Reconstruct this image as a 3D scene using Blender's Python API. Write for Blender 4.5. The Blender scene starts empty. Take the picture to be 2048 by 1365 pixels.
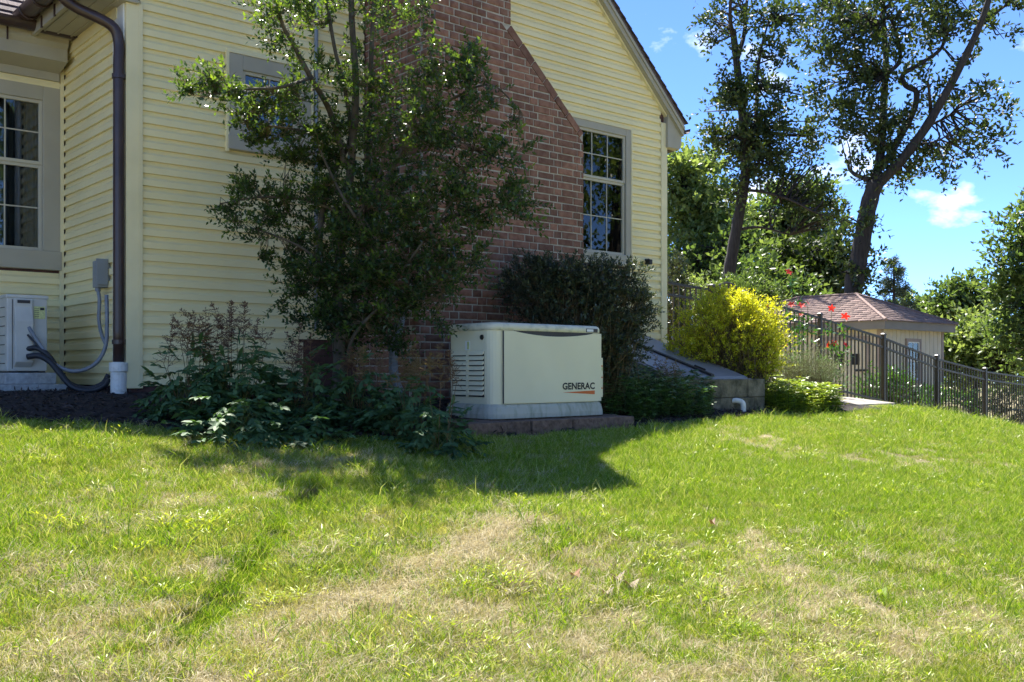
import bpy, bmesh, math
import numpy as np
from mathutils import Vector, Matrix

# ------------------------------------------------------------------ camera, sky, sun, exposure
scn = bpy.context.scene
COL = scn.collection
E = 1.5                                   # eye height
FPX, CX, HOR = 1990.0, 1024.0, 739.0      # focal length in photo pixels, centre column, horizon row
YAW = math.radians(40.8)
SN, CS = math.sin(YAW), math.cos(YAW)     # forward = (SN, CS), right = (CS, -SN)
cam_d = bpy.data.cameras.new('camera')
cam_d.sensor_width = 36.0
cam_d.lens = 36.0 * FPX / 2048
cam_d.shift_y = (HOR - 682.5) / 2048
cam_d.clip_start, cam_d.clip_end = 0.05, 3000
cam = bpy.data.objects.new('camera', cam_d)
cam.location = (0, 0, E)
cam.rotation_euler = (math.pi / 2, 0, -YAW)
COL.objects.link(cam)
scn.camera = cam

SUN_EL = math.radians(62.5)
SUN_AZ = math.atan2(0.44, 0.898)          # from +Y towards +X
world = bpy.data.worlds.new('World')
scn.world = world
world.use_nodes = True
wn, wl = world.node_tree.nodes, world.node_tree.links
wn.clear()
w_out = wn.new('ShaderNodeOutputWorld')
w_bg = wn.new('ShaderNodeBackground')
w_bg.inputs['Strength'].default_value = 0.115
w_sky = wn.new('ShaderNodeTexSky')
w_sky.sky_type = 'NISHITA'
w_sky.sun_disc = False
w_sky.sun_elevation = SUN_EL
w_sky.sun_rotation = SUN_AZ
w_sky.air_density, w_sky.dust_density, w_sky.ozone_density = 0.42, 0.0, 10.0
# small fair-weather clouds all round the sky
w_tc = wn.new('ShaderNodeTexCoord')
w_map = wn.new('ShaderNodeMapping')
w_map.inputs['Scale'].default_value = (1, 1, 1.9)
w_map.inputs['Location'].default_value = (3.1, 0.6, 0.2)
w_n = wn.new('ShaderNodeTexNoise')
w_n.inputs['Scale'].default_value = 8.5
w_n.inputs['Detail'].default_value = 7
w_n.inputs['Roughness'].default_value = 0.55
w_r = wn.new('ShaderNodeValToRGB')
w_r.color_ramp.elements[0].position = 0.585
w_r.color_ramp.elements[1].position = 0.80
w_mix = wn.new('ShaderNodeMixRGB')
w_mix.inputs['Color2'].default_value = (6.5, 6.5, 6.7, 1)
wl.new(w_tc.outputs['Generated'], w_map.inputs['Vector'])
wl.new(w_map.outputs['Vector'], w_n.inputs['Vector'])
wl.new(w_n.outputs['Fac'], w_r.inputs['Fac'])
wl.new(w_r.outputs['Color'], w_mix.inputs['Fac'])
wl.new(w_sky.outputs['Color'], w_mix.inputs['Color1'])
wl.new(w_mix.outputs['Color'], w_bg.inputs['Color'])
wl.new(w_bg.outputs['Background'], w_out.inputs['Surface'])

sun_d = bpy.data.lights.new('sun', 'SUN')
sun_d.energy = 4.3
sun_d.angle = math.radians(0.53)
sun_d.color = (1.0, 0.95, 0.86)
sun = bpy.data.objects.new('sun', sun_d)
sv = Vector((math.sin(SUN_AZ) * math.cos(SUN_EL), math.cos(SUN_AZ) * math.cos(SUN_EL), math.sin(SUN_EL)))
sun.rotation_euler = sv.to_track_quat('Z', 'Y').to_euler()
sun.location = (0, 0, 30)
COL.objects.link(sun)

vs = scn.view_settings
vs.view_transform, vs.look, vs.gamma = 'Standard', 'None', 1.0
vs.use_curve_mapping = False
vs.exposure = 1.85
scn.cycles.max_bounces = 5
scn.cycles.diffuse_bounces = 3
scn.cycles.glossy_bounces = 3
scn.cycles.transmission_bounces = 3
scn.cycles.transparent_max_bounces = 6
scn.cycles.use_adaptive_sampling = True
scn.cycles.adaptive_threshold = 0.02

rng = np.random.default_rng(7)

# ------------------------------------------------------------------ pixel -> place
def ray(px, py):
    t, s = (px - CX) / FPX, (HOR - py) / FPX
    return SN + CS * t, CS - SN * t, s
def PD(px, py, D):
    a, b, c = ray(px, py); return Vector((a * D, b * D, E + c * D))
def PY(px, py, Y):
    a, b, c = ray(px, py); return PD(px, py, Y / b)
def PX(px, py, X):
    a, b, c = ray(px, py); return PD(px, py, X / a)

# ------------------------------------------------------------------ ground
_gy = np.array([-300, -40, -8, 0, 3, 5.5, 6.5, 7.3, 8.2, 10, 30, 400])
_gz = np.array([-4.0, -2.5, -1.0, 0, .534, .98, 1.15, 1.24, 1.30, 1.33, 1.25, 0.5])
def seg_dist(X, Y, a, b):
    ax, ay = a; bx, by = b
    dx, dy = bx - ax, by - ay
    t = np.clip(((X - ax) * dx + (Y - ay) * dy) / (dx * dx + dy * dy), 0, 1)
    return np.hypot(X - ax - t * dx, Y - ay - t * dy)
def gz(X, Y):
    X, Y = np.asarray(X, float), np.asarray(Y, float)
    z = 0
    for o, w in ((-.5, .2), (-.25, .2), (0, .2), (.25, .2), (.5, .2)):
        z = z + w * np.interp(Y + o, _gy, _gz)
    u = (X - 11.7) / .9
    sp = np.where(u > 30, u, np.log1p(np.exp(np.minimum(u, 30)))) * .9
    z = z - np.minimum(.14 * sp, 1.2 + .012 * np.maximum(sp, 0))
    near = np.clip((6.0 - Y) / 1.5, 0, 1) * np.clip((14 - np.abs(X)) / 3, 0, 1)
    z = z + near * .012 * (np.sin(X * 2.3 + 1.1 * np.sin(Y * 1.7)) + np.sin(Y * 2.9 + X * .8))
    z = z - .09 * np.exp(-((X - 9.2) / 1.7) ** 2 - ((Y - 6.2) / 1.0) ** 2)
    z = z - .10 * np.exp(-(seg_dist(X, Y, (2.68, 4.75), (1.40, 3.30)) / .11) ** 2)
    z = z + .035 * np.exp(-(seg_dist(X, Y, (2.58, 4.90), (1.27, 3.42)) / .12) ** 2)
    z = z + .04 * np.exp(-(seg_dist(X, Y, (3.55, 3.85), (2.2, 3.0)) / .2) ** 2)
    z = z - .03 * np.exp(-(seg_dist(X, Y, (4.4, 2.3), (3.0, 2.0)) / .25) ** 2)
    return z
def PG(px, py):
    a, b, c = ray(px, py)
    lo = 1.0
    for D in np.arange(1.0, 60, .02):
        if E + c * D <= float(gz(a * D, b * D)):
            return Vector((a * D, b * D, float(gz(a * D, b * D))))
    return PD(px, py, 40)

# ------------------------------------------------------------------ value noise for layout
_perm = np.random.default_rng(3).random((64, 64))
def vnoise(x, y):
    xi, yi = np.floor(x).astype(int), np.floor(y).astype(int)
    fx, fy = x - xi, y - yi
    fx, fy = fx * fx * (3 - 2 * fx), fy * fy * (3 - 2 * fy)
    g = lambda i, j: _perm[i % 64, j % 64]
    return (g(xi, yi) * (1 - fx) + g(xi + 1, yi) * fx) * (1 - fy) + (g(xi, yi + 1) * (1 - fx) + g(xi + 1, yi + 1) * fx) * fy
def fbm(x, y):
    return .5 * vnoise(x, y) + .3 * vnoise(x * 2.1 + 9, y * 2.1) + .2 * vnoise(x * 4.7, y * 4.7 + 5)

# ------------------------------------------------------------------ materials
def mat(name, col, rough=.6, var=.15, scale=6., bump=0., bscale=60., spec=.5, metal=0., col2=None,
        objrand=0., tint=False, stretch=(1, 1, 1), cmin=.35, cmax=.65, coat=0.):
    m = bpy.data.materials.new(name); m.use_nodes = True
    nt = m.node_tree; N, L = nt.nodes, nt.links
    b = N['Principled BSDF']
    b.inputs['Roughness'].default_value = rough
    b.inputs['Specular IOR Level'].default_value = spec
    b.inputs['Metallic'].default_value = metal
    b.inputs['Coat Weight'].default_value = coat
    geo = N.new('ShaderNodeNewGeometry')
    mp = N.new('ShaderNodeMapping'); mp.inputs['Scale'].default_value = stretch
    L.new(geo.outputs['Position'], mp.inputs['Vector'])
    nz = N.new('ShaderNodeTexNoise'); nz.inputs['Scale'].default_value = scale; nz.inputs['Detail'].default_value = 6
    L.new(mp.outputs['Vector'], nz.inputs['Vector'])
    rp = N.new('ShaderNodeValToRGB')
    c = np.array(col)
    a = c * (1 - var) if col2 is None else c
    d = np.minimum(c * (1 + var), 1) if col2 is None else np.array(col2)
    rp.color_ramp.elements[0].position, rp.color_ramp.elements[1].position = cmin, cmax
    rp.color_ramp.elements[0].color = (*a, 1); rp.color_ramp.elements[1].color = (*d, 1)
    L.new(nz.outputs['Fac'], rp.inputs['Fac'])
    src = rp.outputs['Color']
    if objrand or tint:
        hs = N.new('ShaderNodeHueSaturation')
        oi = N.new('ShaderNodeObjectInfo')
        val = oi.outputs['Random']
        if tint:
            at = N.new('ShaderNodeAttribute'); at.attribute_name = 'tint'
            ad = N.new('ShaderNodeMath'); ad.operation = 'ADD'
            L.new(val, ad.inputs[0]); L.new(at.outputs['Fac'], ad.inputs[1])
            fr = N.new('ShaderNodeMath'); fr.operation = 'FRACT'
            L.new(ad.outputs[0], fr.inputs[0]); val = fr.outputs[0]
        mr = N.new('ShaderNodeMapRange')
        mr.inputs['To Min'].default_value = 1 - (objrand or .3); mr.inputs['To Max'].default_value = 1 + (objrand or .3)
        L.new(val, mr.inputs['Value']); L.new(mr.outputs['Result'], hs.inputs['Value'])
        L.new(src, hs.inputs['Color']); src = hs.outputs['Color']
    L.new(src, b.inputs['Base Color'])
    if bump:
        n2 = N.new('ShaderNodeTexNoise'); n2.inputs['Scale'].default_value = bscale; n2.inputs['Detail'].default_value = 5
        L.new(mp.outputs['Vector'], n2.inputs['Vector'])
        bp = N.new('ShaderNodeBump'); bp.inputs['Strength'].default_value = bump; bp.inputs['Distance'].default_value = .01
        L.new(n2.outputs['Fac'], bp.inputs['Height']); L.new(bp.outputs['Normal'], b.inputs['Normal'])
    return m

def leafmat(name, cols, rough=.4, transl=.35, tcol=None, spec=.5, patch=None):
    """leaf colour from the per-leaf attribute 'tint'; light also passes through the blade"""
    m = bpy.data.materials.new(name); m.use_nodes = True
    nt = m.node_tree; N, L = nt.nodes, nt.links
    b = N['Principled BSDF']; out = N['Material Output']
    b.inputs['Roughness'].default_value = rough; b.inputs['Specular IOR Level'].default_value = spec
    at = N.new('ShaderNodeAttribute'); at.attribute_name = 'tint'
    rp = N.new('ShaderNodeValToRGB')
    els = rp.color_ramp.elements
    while len(els) < len(cols): els.new(.5)
    for i, c in enumerate(cols):
        els[i].position = i / (len(cols) - 1); els[i].color = (*c, 1)
    L.new(at.outputs['Fac'], rp.inputs['Fac'])
    src = rp.outputs['Color']
    if patch:
        geo = N.new('ShaderNodeNewGeometry')
        nz = N.new('ShaderNodeTexNoise'); nz.inputs['Scale'].default_value = patch[1]; nz.inputs['Detail'].default_value = 4
        L.new(geo.outputs['Position'], nz.inputs['Vector'])
        r2 = N.new('ShaderNodeValToRGB')
        r2.color_ramp.elements[0].position, r2.color_ramp.elements[1].position = patch[2], patch[3]
        L.new(nz.outputs['Fac'], r2.inputs['Fac'])
        mx = N.new('ShaderNodeMixRGB'); mx.inputs['Color2'].default_value = (*patch[0], 1)
        L.new(r2.outputs['Color'], mx.inputs['Fac']); L.new(src, mx.inputs['Color1']); src = mx.outputs['Color']
    L.new(src, b.inputs['Base Color'])
    tr = N.new('ShaderNodeBsdfTranslucent')
    g = N.new('ShaderNodeMixRGB'); g.blend_type = 'MULTIPLY'; g.inputs['Fac'].default_value = 1
    g.inputs['Color2'].default_value = (*(tcol or (1.5, 1.5, .7)), 1)
    L.new(src, g.inputs['Color1']); L.new(g.outputs['Color'], tr.inputs['Color'])
    mx = N.new('ShaderNodeMixShader'); mx.inputs['Fac'].default_value = transl
    L.new(b.outputs['BSDF'], mx.inputs[1]); L.new(tr.outputs['BSDF'], mx.inputs[2])
    L.new(mx.outputs['Shader'], out.inputs['Surface'])
    return m

def glassmat(name, tint=(.75, .8, .78), ior=1.8):
    m = bpy.data.materials.new(name); m.use_nodes = True
    nt = m.node_tree; N, L = nt.nodes, nt.links
    N.remove(N['Principled BSDF'])
    fr = N.new('ShaderNodeFresnel'); fr.inputs['IOR'].default_value = ior
    tr = N.new('ShaderNodeBsdfTransparent'); tr.inputs['Color'].default_value = (*tint, 1)
    gl = N.new('ShaderNodeBsdfGlossy'); gl.inputs['Roughness'].default_value = .01
    mx = N.new('ShaderNodeMixShader')
    L.new(fr.outputs['Fac'], mx.inputs['Fac']); L.new(tr.outputs['BSDF'], mx.inputs[1]); L.new(gl.outputs['BSDF'], mx.inputs[2])
    L.new(mx.outputs['Shader'], N['Material Output'].inputs['Surface'])
    return m

# ------------------------------------------------------------------ mesh helpers
def tag(o, label=None, cat=None, group=None, kind=None):
    if label: o['label'] = label
    if cat: o['category'] = cat
    if group: o['group'] = group
    if kind: o['kind'] = kind
    return o
def empty(name, loc, label=None, cat=None, group=None):
    o = bpy.data.objects.new(name, None); o.location = loc; COL.objects.link(o)
    o.empty_display_size = .1
    return tag(o, label, cat, group)
def place(o, parent):
    if parent is not None:
        o.parent = parent
        p = parent; off = Vector((0, 0, 0))
        while p is not None:
            off += p.location; p = p.parent
        o.location = o.location - off
    return o
class MB:
    """collects verts and faces in world coordinates"""
    def __init__(s): s.v, s.f = [], []
    def add(s, vs, fs):
        n = len(s.v); s.v += [tuple(p) for p in vs]; s.f += [tuple(i + n for i in f) for f in fs]; return s
    def box(s, x0, x1, y0, y1, z0, z1):
        return s.add([(x0, y0, z0), (x1, y0, z0), (x1, y1, z0), (x0, y1, z0), (x0, y0, z1), (x1, y0, z1), (x1, y1, z1), (x0, y1, z1)],
                     [(0, 3, 2, 1), (4, 5, 6, 7), (0, 1, 5, 4), (1, 2, 6, 5), (2, 3, 7, 6), (3, 0, 4, 7)])
    def loft(s, loops, cap=True, closed=True):
        n = len(loops[0]); vs = [p for l in loops for p in l]; fs = []
        for i in range(len(loops) - 1):
            for j in range(n if closed else n - 1):
                k = (j + 1) % n
                fs.append((i * n + j, i * n + k, (i + 1) * n + k, (i + 1) * n + j))
        if cap:
            fs.append(tuple(range(n - 1, -1, -1))); fs.append(tuple((len(loops) - 1) * n + j for j in range(n)))
        return s.add(vs, fs)
    def prism_y(s, poly, y0, y1):           # poly of (x, z)
        return s.loft([[(x, y0, z) for x, z in poly], [(x, y1, z) for x, z in poly]])
    def prism_x(s, poly, x0, x1):           # poly of (y, z)
        return s.loft([[(x0, y, z) for y, z in poly], [(x1, y, z) for y, z in poly]])
    def tube(s, path, rad, n=8):
        path = [Vector(p) for p in path]
        if not hasattr(rad, '__len__'): rad = [rad] * len(path)
        loops = []; ref = None
        for i, p in enumerate(path):
            d = (path[min(i + 1, len(path) - 1)] - path[max(i - 1, 0)]).normalized()
            if ref is None: ref = d.orthogonal().normalized()
            u = (ref - d * ref.dot(d)).normalized(); ref = u; w = d.cross(u)
            loops.append([p + (u * math.cos(a) + w * math.sin(a)) * rad[i] for a in [2 * math.pi * k / n for k in range(n)]])
        return s.loft(loops)
    def build(s, name, m, parent=None, smooth=False, bevel=0, seg=2):
        me = bpy.data.meshes.new(name); me.from_pydata([tuple(p) for p in s.v], [], s.f)
        me.materials.append(m)
        bm = bmesh.new(); bm.from_mesh(me); bmesh.ops.recalc_face_normals(bm, faces=bm.faces); bm.to_mesh(me); bm.free()
        if smooth:
            me.polygons.foreach_set('use_smooth', [True] * len(me.polygons))
        o = bpy.data.objects.new(name, me); COL.objects.link(o); place(o, parent)
        if bevel:
            b = o.modifiers.new('bevel', 'BEVEL'); b.width = bevel; b.segments = seg; b.limit_method = 'ANGLE'; b.angle_limit = math.radians(35)
        return o
def crom(pts, n=6):
    """smooth curve through points"""
    P = [Vector(p) for p in pts]; P = [2 * P[0] - P[1]] + P + [2 * P[-1] - P[-2]]
    out = []
    for i in range(1, len(P) - 2):
        for k in range(n):
            t = k / n
            out.append(.5 * ((2 * P[i]) + (-P[i - 1] + P[i + 1]) * t + (2 * P[i - 1] - 5 * P[i] + 4 * P[i + 1] - P[i + 2]) * t * t + (-P[i - 1] + 3 * P[i] - 3 * P[i + 1] + P[i + 2]) * t ** 3))
    out.append(P[-2]); return out
def fast_mesh(name, verts, faces, m, parent=None, attrs=None, link=True):
    """verts (n,3) array, faces (k, 3|4) array"""
    me = bpy.data.meshes.new(name)
    v = np.ascontiguousarray(verts, np.float32); f = np.ascontiguousarray(faces, np.int32)
    me.vertices.add(len(v)); me.vertices.foreach_set('co', v.ravel())
    me.loops.add(f.size); me.loops.foreach_set('vertex_index', f.ravel())
    me.polygons.add(len(f)); me.polygons.foreach_set('loop_start', np.arange(0, f.size, f.shape[1], dtype=np.int32))
    me.update(calc_edges=True)
    for k, a in (attrs or {}).items():
        at = me.attributes.new(k, 'FLOAT', 'POINT'); at.data.foreach_set('value', np.ascontiguousarray(a, np.float32))
    me.materials.append(m)
    o = bpy.data.objects.new(name, me)
    if link: COL.objects.link(o); place(o, parent)
    return o
def unit(a): return a / np.maximum(np.linalg.norm(a, axis=-1, keepdims=True), 1e-9)
# leaf outlines: (along, across, lift), triangles
T2 = (np.array([[0, 0, 0], [.45, -.5, .14], [.45, .5, .14], [1, 0, 0]]), np.array([[0, 1, 3], [0, 3, 2]]))
T6 = (np.array([[0, 0, 0], [.3, -.42, .12], [.3, .42, .12], [.68, -.36, .06], [.68, .36, .06], [1, 0, -.12], [.45, 0, 0.]]),
      np.array([[0, 1, 6], [1, 3, 6], [3, 5, 6], [5, 4, 6], [4, 2, 6], [2, 0, 6]]))
def leaf_arrays(pos, d, nrm, L, W, tpl):
    T, F = tpl
    d = unit(d); side = unit(np.cross(nrm, d)); n = np.cross(d, side)
    v = pos[:, None] + T[None, :, 0, None] * (L[:, None, None] * d[:, None]) + T[None, :, 1, None] * (W[:, None, None] * side[:, None]) + T[None, :, 2, None] * (W[:, None, None] * n[:, None])
    k = len(T)
    f = F[None] + (np.arange(len(pos)) * k)[:, None, None]
    return v.reshape(-1, 3), f.reshape(-1, 3), k
def spray_leaves(r, st, dr, ln, n, L, W, upb=.5, droop=.2, tpl=T2, spread=.9, tint0=None, tip=.3):
    """n leaves along each of the given twigs -> verts, faces, tint, twig ends"""
    N = len(st); dr = unit(dr)
    side = unit(np.cross(dr, r.normal(size=(N, 3)))); oth = np.cross(dr, side)
    k = (np.arange(n) + .6) / n
    p = st[:, None] + dr[:, None] * (ln[:, None] * k[None])[..., None]
    p[..., 2] -= droop * ln[:, None] * k[None] ** 2
    ph = np.arange(n) * 2.4 + r.random((N, 1)) * 6.28
    ld = dr[:, None] * (.55 + .3 * k[None, :, None]) + spread * (side[:, None] * np.cos(ph)[..., None] + oth[:, None] * np.sin(ph)[..., None])
    ld[..., 2] += upb * .35
    ld += r.normal(size=ld.shape) * .15
    nr = r.normal(size=ld.shape) * .55; nr[..., 2] += upb + .3
    t0 = r.random(N) if tint0 is None else tint0
    tint = np.clip(t0[:, None] * .75 + tip * k[None] ** 2 + r.normal(size=(N, n)) * .1, 0, 1)
    LL = L * (.7 + .5 * r.random((N, n))); WW = W * (.75 + .4 * r.random((N, n)))
    v, f, m = leaf_arrays(p.reshape(-1, 3), ld.reshape(-1, 3), nr.reshape(-1, 3), LL.ravel(), WW.ravel(), tpl)
    return v, f, np.repeat(tint.ravel(), m)
def twig_arrays(a, b, ra, rb):
    """three-sided twigs"""
    d = unit(b - a); u = unit(np.cross(d, np.array([.31, .52, .79]))); w = np.cross(d, u)
    ang = np.array([0, 2.094, 4.189]); c, s_ = np.cos(ang), np.sin(ang)
    off = u[:, None] * c[None, :, None] + w[:, None] * s_[None, :, None]
    v = np.concatenate([a[:, None] + off * ra[:, None, None], b[:, None] + off * rb[:, None, None]], 1)
    F = np.array([[0, 1, 4], [0, 4, 3], [1, 2, 5], [1, 5, 4], [2, 0, 3], [2, 3, 5]])
    return v.reshape(-1, 3), (F[None] + (np.arange(len(a)) * 6)[:, None, None]).reshape(-1, 3)
def join(parts):
    vs, fs, ts, n = [], [], [], 0
    for v, f, t in parts:
        vs.append(v); fs.append(f + n); ts.append(t); n += len(v)
    return np.concatenate(vs), np.concatenate(fs), np.concatenate(ts)
RV, FV = np.array([CS, -SN, 0]), np.array([SN, CS, 0])
def ball(r, n, shell=.0):
    p = unit(r.normal(size=(n, 3))); return p * ((shell + (1 - shell) * r.random((n, 1))) ** (1 / 2.2))
def blob_pts(r, blobs, D, dz=1., shell=.3, clump=0, cr=.2):
    """blobs in photo pixels (px, py, rx, ry, count[, depth offset]) at distance D -> points, outward directions"""
    P, O = [], []
    for b in blobs:
        px, py, rx, ry, n = b[:5]; d = D + (b[5] if len(b) > 5 else 0)
        q = ball(r, n, shell); c = np.array(PD(px, py, d)); s = d / FPX
        if clump: q = ball(r, max(2, int(n / clump)), shell)[r.integers(0, max(2, int(n / clump)), n)] + r.normal(size=(n, 3)) * cr
        dd = dz * .5 * (rx + ry) * s
        off = q[:, :1] * rx * s * RV + q[:, 1:2] * dd * FV + q[:, 2:] * ry * s * np.array([0, 0, 1.])
        P.append(c + off); O.append(unit(off))
    return np.concatenate(P), np.concatenate(O)

# ------------------------------------------------------------------ material set
M = {}
M['siding'] = mat('cream_vinyl', (.86, .74, .39), .45, .05, 1.5)
M['siding_dirty'] = M['siding']
M['trim'] = mat('tan_trim', (.40, .365, .27), .55, .06, 3)
M['soffit'] = mat('tan_soffit', (.42, .38, .27), .6, .06, 3)
M['cream'] = mat('cream_trim', (.80, .70, .40), .5, .05, 3)
M['sash'] = mat('tan_sash', (.50, .46, .34), .5, .05, 3)
M['white'] = mat('white_trim', (.78, .78, .75), .45, .05, 3)
M['brown'] = mat('brown_metal', (.050, .028, .022), .32, .2, 5, spec=.5)
M['brick'] = mat('red_brick', (.19, .080, .046), .85, .3, 14, bump=.5, bscale=120, col2=(.29, .15, .092), tint=True, objrand=.32)
M['mortar'] = mat('mortar', (.44, .40, .31), .95, .2, 20, bump=.5, bscale=150)
M['found'] = mat('foundation_brick', (.10, .05, .04), .9, .3, 12, bump=.4)
M['shingle'] = mat('roof_shingle', (.10, .075, .075), .9, .3, 30, bump=.6, bscale=200, objrand=.35, tint=True)
M['shingle_red'] = mat('shed_shingle', (.21, .145, .125), .9, .25, 10, bump=.5, bscale=150, objrand=.25, tint=True)
M['glass'] = glassmat('window_glass')
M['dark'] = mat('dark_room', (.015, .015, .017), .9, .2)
M['curtain'] = mat('curtain', (.10, .105, .11), .9, .25, 3, stretch=(12, 12, .3))
M['gen'] = mat('beige_enamel', (.74, .69, .47), .42, .04, 2, spec=.4)
M['gen_base'] = mat('weathered_base', (.44, .44, .36), .75, .2, 9, col2=(.26, .28, .20), stretch=(2.5, 2.5, .6), bump=.1, cmin=.45, cmax=.75)
M['gen_lid'] = mat('weathered_lid', (.68, .65, .49), .55, .2, 14, col2=(.44, .45, .35), cmin=.5, cmax=.72)
M['black'] = mat('black_print', (.012, .012, .012), .5, .1)
M['orange'] = mat('orange_print', (.62, .13, .02), .5, .1)
M['yellow'] = mat('yellow_label', (.55, .58, .25), .5, .15, 60)
M['block'] = mat('brown_block', (.10, .065, .045), .95, .3, 30, bump=.9, bscale=70, col2=(.19, .125, .09), objrand=.2)
M['concrete'] = mat('mossy_concrete', (.06, .056, .032), .97, .3, 11, col2=(.24, .205, .14), bump=1.0, bscale=45, cmin=.3, cmax=.7)
M['conc_top'] = mat('bulkhead_curb', (.36, .29, .24), .95, .25, 14, bump=.8, bscale=70)
M['steel'] = mat('painted_steel', (.26, .26, .275), .4, .08, 3, spec=.5)
M['seam'] = mat('dark_seam_and_shade', (.03, .028, .03), .5, .2)  # near-black for joints and small parts, also painted shade in hand-holds
M['fence'] = mat('bronze_fence', (.030, .024, .020), .4, .15, 5, spec=.5)
M['grey'] = mat('grey_plastic', (.25, .27, .27), .5, .08, 4)
M['conduit'] = mat('grey_conduit', (.20, .22, .24), .5, .1, 4)
M['hose'] = mat('black_hose', (.015, .017, .022), .5, .2)
M['pvc'] = mat('white_pvc', (.62, .60, .52), .5, .25, 25, col2=(.74, .73, .67), cmin=.3, cmax=.5)
M['ac'] = mat('ac_enamel', (.52, .52, .47), .5, .08, 6)
M['pad'] = mat('pad_grey', (.36, .37, .36), .8, .2, 30, bump=.3)
M['bark'] = mat('bark', (.035, .029, .024), .9, .4, 8, bump=1., bscale=30, stretch=(3, 3, .5))
M['bark_h'] = mat('holly_bark', (.085, .068, .042), .8, .35, 14, bump=.5, bscale=40)
M['twig'] = mat('twig', (.13, .095, .04), .8, .3, 20)
M['mulch'] = mat('mulch', (.018, .012, .010), .95, .5, 30, bump=1., bscale=80)
M['chip'] = mat('mulch_chip', (.045, .032, .028), .9, .4, 30, tint=True, objrand=.6)
M['soil'] = mat('lawn_soil', (.13, .12, .05), .95, .3, 3, col2=(.27, .22, .12), bump=.8, bscale=90)
M['slab'] = mat('stone_slab', (.30, .27, .24), .9, .15, 9, bump=.4)
M['shedwall'] = mat('shed_panel', (.62, .53, .38), .7, .06, 4)
M['taupe'] = mat('shed_fascia', (.22, .195, .16), .7, .06, 4)
M['ltrim'] = mat('shed_trim', (.34, .26, .21), .7, .08, 4)
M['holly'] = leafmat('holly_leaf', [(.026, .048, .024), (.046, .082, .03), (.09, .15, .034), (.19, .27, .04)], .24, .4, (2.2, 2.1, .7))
M['hedge'] = leafmat('hedge_leaf', [(.03, .045, .028), (.048, .07, .036), (.09, .11, .045)], .32, .18)
M['astilbe'] = leafmat('astilbe_leaf', [(.04, .092, .038), (.075, .155, .056), (.115, .20, .07)], .6, .28)
M['plume'] = leafmat('astilbe_plume', [(.13, .06, .05), (.20, .12, .07), (.28, .20, .08)], .8, .3)
M['stem'] = mat('green_stem', (.16, .18, .05), .6, .2)
M['leafstem'] = mat('dark_green_stem', (.05, .08, .025), .7, .2)
M['pachy'] = leafmat('groundcover_leaf', [(.04, .09, .026), (.075, .155, .036), (.13, .22, .05)], .3, .25)
M['spirea'] = leafmat('yellow_shrub_leaf', [(.34, .40, .03), (.56, .58, .04), (.70, .68, .07)], .45, .5, (1.25, 1.2, .5))
M['rosemary'] = leafmat('grey_green_leaf', [(.20, .27, .14), (.34, .40, .26), (.46, .50, .36)], .6, .25)
M['cover_light'] = leafmat('sun_painted_cover_leaf', [(.10, .18, .02), (.22, .30, .03), (.40, .43, .05)], .35, .35)  # ground cover leaf with sunlight put into its colour, paler and yellower
M['laurel'] = leafmat('laurel_leaf', [(.03, .09, .015), (.06, .16, .022), (.11, .22, .03)], .3, .3)
M['petal'] = leafmat('red_petal', [(.55, .02, .02), (.68, .045, .03), (.75, .09, .05)], .5, .4, (1.3, .7, .6))
M['oak'] = leafmat('oak_leaf', [(.024, .042, .014), (.045, .072, .018), (.085, .12, .026)], .5, .35)
M['wood'] = leafmat('woodland_leaf', [(.045, .08, .028), (.085, .135, .042), (.15, .20, .07)], .35, .5)
M['woodlight'] = leafmat('light_woodland_leaf', [(.10, .15, .05), (.16, .22, .08), (.24, .29, .12)], .45, .5)
M['pine'] = leafmat('pine_needles', [(.025, .05, .03), (.05, .08, .045), (.08, .11, .06)], .6, .15)
M['grass'] = leafmat('grass_blade', [(.13, .20, .016), (.21, .29, .022), (.31, .36, .04), (.50, .48, .24)], .3, .4, (1.25, 1.2, .6), patch=((.40, .37, .15), .9, .46, .72))
M['lush'] = leafmat('lush_blade', [(.10, .20, .014), (.18, .30, .02), (.27, .37, .03), (.44, .46, .18)], .27, .4, (1.3, 1.3, .6))
M['straw'] = leafmat('dry_blade', [(.42, .34, .18), (.56, .48, .28), (.70, .63, .43)], .6, .3, (1, 1, .9))
M['weed'] = leafmat('yellow_weed', [(.20, .29, .02), (.30, .37, .03), (.42, .45, .06)], .4, .4)
M['deadleaf'] = leafmat('fallen_leaf', [(.14, .09, .05), (.22, .17, .12), (.20, .08, .03)], .7, .1)

# ================================================================== ground sheets
def axis(a, b, step, lo, hi):
    core = list(np.arange(a, b + 1e-6, step)); l, h, d = [], [], step
    x = a
    while x > lo:
        d *= 1.35; x -= d; l.append(x)
    d, x = step, b
    while x < hi:
        d *= 1.35; x += d; h.append(x)
    return np.array(l[::-1] + core + h)
xs, ys = axis(-2, 16, .09, -400, 900), axis(1.2, 9.2, .09, -300, 900)
GX, GY = np.meshgrid(xs, ys)
GZ = gz(GX, GY)
nx, ny = len(xs), len(ys)
gi = np.arange(nx * ny).reshape(ny, nx)
lawn = fast_mesh('lawn_ground', np.stack([GX, GY, GZ], -1).reshape(-1, 3),
                 np.stack([gi[:-1, :-1], gi[:-1, 1:], gi[1:, 1:], gi[1:, :-1]], -1).reshape(-1, 4), M['soil'])
tag(lawn, kind='structure')

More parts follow.
